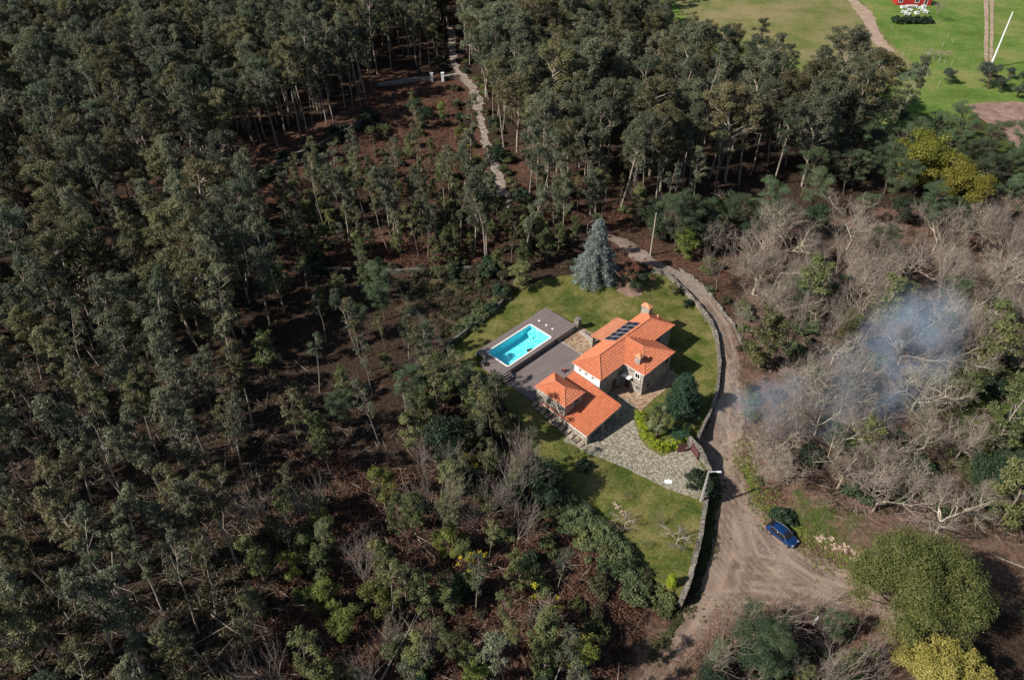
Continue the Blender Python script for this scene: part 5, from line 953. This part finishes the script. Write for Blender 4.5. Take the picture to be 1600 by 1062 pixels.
# clipped yellow-green hedge
hp = np.array(gp([(996, 652), (1000, 668), (1008, 686), (1020, 699), (1040, 704), (1056, 701), (1074, 692)])); C = []; core = MB(); o0 = hp[0]
for i in range(len(hp) - 1):
    L = np.linalg.norm(hp[i + 1] - hp[i]); k = max(2, int(L / .16))
    for j in range(k): q = hp[i] + (hp[i + 1] - hp[i]) * j / k - o0; C += [(q[0] + rr.uniform(-.55, .55), q[1] + rr.uniform(-.55, .55), zz) for zz in (rr.uniform(.1, .6), rr.uniform(.7, 1.2), 1.4)]
c = NB(); c.add(*cards(C, np.full(len(C), .30), 40, .13, .09, rr, flat=.8)); hd = c.me('clipped_hedge', M['hedge_leaf']); tag(link('clipped_hedge', hd, None, (o0[0], o0[1], float(h0([o0])[0]) + .05)), 'bright yellow-green clipped hedge curving round the small lawn', 'hedge')
# ivy on the garden-side diagonal hedge (upper edge, behind the lawn)
# bracken: countless reddish fern tufts
def ground_cover(name, polys, n, hh, mat, label, cat, seed, L=.34, Wd=.13):
    rr = np.random.default_rng(seed); PP = []
    for poly, share in polys:
        W_ = np.array(wpoly(poly)); lo, hi = W_.min(0), W_.max(0); k = int(n * share); Q = rr.uniform(lo, hi, (k * 3, 2)); Q = Q[inside(Q, W_)]
        cl = np.sin(Q[:, 0] * .9 + np.sin(Q[:, 1] * .7) * 2) * np.sin(Q[:, 1] * .8 + 1.3 * np.sin(Q[:, 0] * .5)); Q = Q[cl + rr.normal(0, .45, len(Q)) > -.1][:k]; PP.append(Q)
    Q = np.concatenate(PP)
    for pl, mg in ((GARDEN, .5), (ROADW, .6)): Q = Q[dist_poly(Q, pl) > mg]
    Q = Q[dist_line(Q, TRK) > 2.2]; C = np.column_stack([Q, hg(Q) + hh * rr.random(len(Q))]); c = NB(); c.add(*cards(C, rr.uniform(.35, .8, len(C)), 9, L, Wd, rr, flat=.5)); return tag(link(name, c.me(name, M[mat])), label, cat, kind='stuff')
def sticks(name, poly, n, mat, label, cat, seed, L=(1, 4), wd=.035):
    rr = np.random.default_rng(seed); W_ = np.array(wpoly(poly)); lo, hi = W_.min(0), W_.max(0); Q = rr.uniform(lo, hi, (n * 3, 2)); Q = Q[inside(Q, W_)][:n]; Q = Q[(dist_poly(Q, GARDEN) > 1) & (dist_poly(Q, ROADW) > 1)]
    a = rr.random(len(Q)) * 6.28; l = rr.uniform(*L, len(Q)); D = np.stack([np.cos(a) * l, np.sin(a) * l], 1); A = np.column_stack([Q, hg(Q) + .08]); B = np.column_stack([Q + D, hg(Q + D) + rr.uniform(.1, 1.1, len(Q))]); c = NB(); c.add(*strips(A, B, rr.uniform(.5, 1.4, len(Q)) * wd, rr)); c.add(*strips(A, B, rr.uniform(.5, 1.4, len(Q)) * wd, rr))
    tag(link(name, c.me(name, M[mat])), label, cat, kind='stuff')
sticks('fallen_branches', [(-150, 560), (450, 560), (700, 700), (900, 850), (1000, 960), (950, 1140), (-250, 1140)], 3800, 'bark_euc', 'fallen branches and sticks strewn over the lower left forest floor', 'branches', 81, wd=.026)
sticks('thicket_stems', [(1170, 390), (1680, 390), (1680, 860), (1320, 830), (1190, 720)], 5000, 'twig', 'thin dry stems and brush under the leafless trees', 'brush', 82, (.8, 2.6), .03)
ground_cover('bracken', [([(590, 135), (722, 130), (745, 290), (700, 320), (540, 300), (520, 240)], .2), ([(330, 310), (580, 190), (560, 300), (440, 340)], .1), ([(480, 380), (780, 380), (770, 416), (470, 416)], .12), ([(420, 700), (850, 780), (1000, 900), (1010, 960), (960, 1100), (380, 1100)], .45), ([(820, 300), (1060, 340), (1000, 366), (820, 345)], .06), ([(1130, 965), (1340, 975), (1330, 1010), (1110, 1010)], .02)], 13000, .22, 'bracken_leaf', 'reddish-brown dead bracken covering the forest floor', 'bracken', 61)
ground_cover('brushwood', [([(-60, 300), (440, 310), (450, 760), (-100, 760)], .3), ([(-100, 760), (440, 760), (420, 1100), (-100, 1100)], .3), ([(615, 440), (785, 438), (700, 540)], .1), ([(1180, 380), (1660, 380), (1660, 860), (1300, 800), (1190, 700)], .3)], 12000, .3, 'scrub_leaf', 'low dull green and brown brushwood between the trees', 'undergrowth', 62)
def edge_cover(name, line, n, spread, mat, label, cat, seed, L=.3, hh=.12):
    rr = np.random.default_rng(seed); Wl = np.array(wpoly(line)); seg = np.linalg.norm(np.diff(Wl, axis=0), axis=1); cum = np.concatenate([[0], np.cumsum(seg)]); t = rr.random(n) * cum[-1]; k = np.searchsorted(cum, t) - 1; k = np.clip(k, 0, len(seg) - 1)
    q = Wl[k] + (Wl[k + 1] - Wl[k]) * ((t - cum[k]) / seg[k])[:, None] + rr.normal(0, spread, (n, 2)) * (1 + .8 * np.sin(t * .7))[:, None]; C = np.column_stack([q, hg(q) + .1 + hh * rr.random(n)]); c = NB(); c.add(*cards(C, rr.uniform(.12, .35, n), 9, L, L * .45, rr, flat=.4)); tag(link(name, c.me(name, M[mat])), label, cat, kind='stuff')
plain('dead_leaf', (.24, .15, .105), .9, var=.5, scale=1.2)
RE = [(1144, 512), (1155, 545), (1160, 600), (1165, 660), (1162, 720), (1170, 765), (1190, 795), (1225, 828), (1262, 858), (1300, 878), (1350, 905)]
edge_cover('verge_grass', [(1165, 690), (1170, 750), (1190, 785), (1235, 820), (1290, 862), (1330, 880)], 900, .9, 'acacia_leaf', 'green weeds growing along the wooded verge of the junction', 'weeds', 71, .2)
edge_cover('leaf_litter', RE, 2200, .9, 'dead_leaf', 'reddish fallen leaves along the wooded edge of the road', 'leaf litter', 72, .12, .02)
edge_cover('leaf_drift', [(1040, 1060), (1120, 985), (1160, 962), (1200, 950), (1260, 962), (1330, 968), (1370, 930)], 2200, .8, 'dead_leaf', 'reddish fallen leaves along the lower edge of the junction', 'leaf litter', 73, .12, .02)
edge_cover('wall_weeds', [(1116, 745), (1112, 800), (1102, 860), (1088, 905), (1072, 945), (1050, 985), (1020, 1030)], 900, .5, 'young_leaf', 'low green weeds at the foot of the long garden wall', 'weeds', 74, .22)
# rubble stones by the junction, pale rocks on the lawn, white stake, fallen trunks
def rock(seed, mat='granite'):
    rr = np.random.default_rng(seed); import bmesh; bm = bmesh.new(); bmesh.ops.create_icosphere(bm, subdivisions=1, radius=1)
    for v in bm.verts: v.co = Vector([round(c * 2.2 + rr.normal(0, .35)) / 2.2 * .5 + c * .5 for c in v.co]) * (1 + rr.normal(0, .06))
    me = bpy.data.meshes.new('boulder'); bm.to_mesh(me); bm.free(); me.materials.append(M[mat]); return me
plain('pale_rock', (.33, .25, .19), .9, var=.3, scale=1.0)
RK = [rock(i, 'pale_rock') for i in range(4)]
line_ = [(1277, 838), (1290, 846), (1302, 850), (1312, 857), (1324, 858), (1338, 866), (1352, 868), (1366, 876), (1376, 884)]
zones = ['at the car end of the heap', 'in the middle of the heap', 'at the large tree end of the heap']
for i in range(84):
    t = rr.random() * (len(line_) - 1.01); k = int(t); a, b_ = np.array(line_[k]), np.array(line_[k + 1]); q = a + (b_ - a) * (t - k) + rr.normal(0, (3.0, 5.0)); x, y, z = wpt(q[0], q[1]); s = rr.uniform(.13, .36); lb = 'pale angular boulder ' + zones[min(2, k // 3)] + ' beside the junction'
    o = link('boulder', RK[i % 4], None, (x, y, z + s * .3)); o.scale = (s, s * rr.uniform(.6, 1), s * rr.uniform(.5, .8)); o.rotation_euler = (rr.normal(0, .5), rr.normal(0, .5), rr.random() * 6.28); tag(o, lb, 'boulder', lb)
for i in range(26):
    t = rr.random(); q = (956 + 22 * t + rr.normal(0, 1.6), 783 + 26 * t - (14 * (t - .8) if t > .8 else 0) + rr.normal(0, 2.2)); x, y, z = wpt(q[0], q[1], h0); s = rr.uniform(.10, .24); o = link('rock', RK[i % 4], None, (x, y, z + .05 + s * .2)); o.scale = (s, s * .8, s * .5); tag(o, 'small pale rock in the row on the lower lawn', 'rock', 'small pale rocks in a row on the lower lawn')
for i, (px, py, s) in enumerate(((1172, 757, .3), (1010, 596, .3), (1185, 770, .25))):
    x, y, z = wpt(px, py); 
x, y, z = wpt(1085.5, 753.5, h0); mb = MB(); 
x, y, z = wpt(1044, 753, h0); mb = MB(); mb.prism([(-.55, -.3), (.4, -.38), (.6, .1), (.2, .35), (-.5, .25)], 0, .10); solo('manhole_cover', mb, M['lamp_white'], 'flat white slab set in the cobbled courtyard', 'slab', x, y, z + .1)
x, y, z = wpt(1271, 976); mb = MB(); mb.tube([(0, 0, -.2), (.05, .05, 1.2)], [.16, .13], 7); mb.tube([(.05, .05, 1.2), (.25, .2, 1.6)], [.06, .04], 5); solo('white_stump', mb, M['lamp_white'], 'white stump standing at the lower edge of the junction', 'stump', x, y, z)
put('greenbush0', 1274, 962, 1.3, 1.6, 'bright green sprout behind the white stump', wide=.6)
def log(px, py, L, ang, r, label, rise=.0, leans=1):
    x, y, z = wpt(px, py); T = NB(); r_ = np.random.default_rng(int(px)); d = np.array([math.cos(ang), math.sin(ang), rise]); d /= np.linalg.norm(d); pts, _ = branch((0, 0, .15), d, L, r, 8, .04, 0, r_); T.add(*tube(pts, np.linspace(r, r * .35, 9), 6))
    for k in range(7): j = 4 + k // 2; b2, _ = branch(pts[min(j, 8)], d + r_.normal(0, .5, 3) + [0, 0, .2], L * .22, r, 4, .15, 0, r_); T.add(*tube(b2, np.linspace(r * .35, r * .1, 5), 4))
    tag(link('fallen_trunk', T.me('fallen_trunk', M['bark_pale']), None, (x, y, z)), label, 'fallen tree')
log(238, 1075, 13, R(125), .22, 'long pale broken tree trunk leaning in the dark bottom left corner', .75); log(20, 1100, 12, R(140), .18, 'pale bare trunk leaning at the far bottom left', .7); log(595, 1065, 8, R(62), .14, 'pale fallen tree with forked branches at the bottom centre', .45)
log(200, 1000, 9, R(20), .10, 'thin fallen trunk lying across the dark wood floor', .05); log(300, 1010, 8, R(35), .09, 'thin fallen trunk crossing another near the bottom left', .1); log(1555, 870, 8, R(-30), .14, 'grey fallen trunk at the right edge by the bare trees', .1); log(700, 1020, 7, R(15), .08, 'thin fallen stem on the reddish bottom floor', .03); log(330, 960, 7, R(-40), .09, 'pale fallen stem sloping down in the bottom left wood', .1)
# fence posts in the meadow
for i, (px, py) in enumerate(((1457, 96), (1466, 98), (1475, 101), (1486, 103), (1488, 68), (1480, 60), (1472, 74), (1399, 36), (1392, 47), (1409, 90), (1418, 92), (1430, 108), (1447, 123), (1466, 135))):
    x, y, z = wpt(px, py); mb = MB(); mb.tube([(0, 0, -.2), (.03, 0, 1.5)], [.09, .08], 6); tag(mb.build('fence_post', M['granite'], None, (x, y, z)), 'short grey stone post in the meadow below the red building', 'fence post', 'stone posts in the meadow')
# ================================================================ SMOKE
def smoke():
    a = wpt(1116, 655); P = [(a[0], a[1], .8), (a[0] + 8, a[1] - 1.0, 3.0), (a[0] + 16, a[1] - 1.5, 5.0), (a[0] + 23, a[1] + 1.5, 7.5), (a[0] + 29, a[1] + 7, 10), (a[0] + 34, a[1] + 14, 12)]
    Rr_ = [4.0, 6.2, 7.8, 8.4, 8.6, 7.5]; v, f = tube(P, [q * .97 for q in Rr_], 20); n = len(v); v[:, 2] = np.maximum(v[:, 2], .15); A = np.array(P[0])
    fs = [tuple(map(int, q)) for q in f] + [tuple(range(20))[::-1], tuple(range(n - 20, n))]
    sm = mesh('smoke', v - A, fs, []); import bmesh; bm = bmesh.new(); bm.from_mesh(sm); bmesh.ops.recalc_face_normals(bm, faces=bm.faces); bm.to_mesh(sm); bm.free()   # normals must face out or the volume fills the outside
    o = link('smoke', sm, None, P[0])
    m = bpy.data.materials.new('smoke'); m.use_nodes = True; nt = m.node_tree; nt.nodes.remove(nt.nodes['Principled BSDF']); pv = nt.nodes.new('ShaderNodeVolumePrincipled'); nt.links.new(pv.outputs[0], nt.nodes['Material Output'].inputs['Volume'])
    pv.inputs['Color'].default_value = (.62, .78, 1.0, 1); pv.inputs['Anisotropy'].default_value = -.1; co = pos(nt); best = None; Q = [np.array(p) for p in P]
    for i in range(len(P) - 1):
        for f_ in ((0, .5) if i < len(P) - 2 else (0, .4)):
            c_ = Q[i] * (1 - f_) + Q[i + 1] * f_; r_ = (Rr_[i] * (1 - f_) + Rr_[i + 1] * f_) * .9
            ds = N(nt, 'ShaderNodeVectorMath', operation='DISTANCE'); nt.links.new(co, ds.inputs[0]); ds.inputs[1].default_value = [float(q) for q in c_]
            dv = N(nt, 'ShaderNodeMath', operation='DIVIDE', use_clamp=True); nt.links.new(ds.outputs['Value'], dv.inputs[0]); dv.inputs[1].default_value = float(r_)
            iv = N(nt, 'ShaderNodeMath', operation='SUBTRACT', use_clamp=True); iv.inputs[0].default_value = 1.0; nt.links.new(dv.outputs[0], iv.inputs[1])
            if best is None: best = iv.outputs[0]
            else: mn = N(nt, 'ShaderNodeMath', operation='MAXIMUM'); nt.links.new(best, mn.inputs[0]); nt.links.new(iv.outputs[0], mn.inputs[1]); best = mn.outputs[0]
    fall = N(nt, 'ShaderNodeMapRange'); nt.links.new(best, fall.inputs[0]); fall.inputs['From Min'].default_value = .0; fall.inputs['From Max'].default_value = .6
    nz = noise(nt, .17, 5, .55, co, .8); nr = N(nt, 'ShaderNodeMapRange'); nt.links.new(nz, nr.inputs[0]); nr.inputs['From Min'].default_value = .40; nr.inputs['From Max'].default_value = .68; nr.inputs['To Max'].default_value = .075
    ml = N(nt, 'ShaderNodeMath', operation='MULTIPLY'); nt.links.new(fall.outputs[0], ml.inputs[0]); nt.links.new(nr.outputs[0], ml.inputs[1]); nt.links.new(ml.outputs[0], pv.inputs['Density'])
    o.data.materials.append(m); tag(o, 'thin bluish smoke drifting from the lane through the leafless trees', 'smoke', kind='stuff')
smoke()

# ---- labels: small groups of look-alikes are told apart by how near they stand to a landmark
from collections import defaultdict
groups_ = defaultdict(list)
for o in col.objects:
    if o.parent is None and o.get('label') and o.get('category') in ('tree', 'shrub', 'bush'): groups_[o['label']].append(o)
NTH = ['nearest', 'second nearest', 'third nearest', 'fourth nearest', 'fifth nearest', 'sixth nearest', 'seventh nearest', 'eighth nearest']
for lb, os_ in groups_.items():
    if len(os_) == 1:
        if 'group' in os_[0]: del os_[0]['group']
        continue
    if len(os_) > 8: continue
    lm = ('the blue car', np.array(CAR)) if ('junction' in lb or 'road' in lb or 'smoke' in lb or 'grassy' in lb) else ('the pool', np.array(hw(-1, 10)))
    os_.sort(key=lambda o: float(np.hypot(o.location.x - lm[1][0], o.location.y - lm[1][1])))
    for i, o in enumerate(os_):
        nl = f'{lb}, {NTH[i]} {lm[0]}'
        if len(nl.split()) <= 16: o['label'] = nl
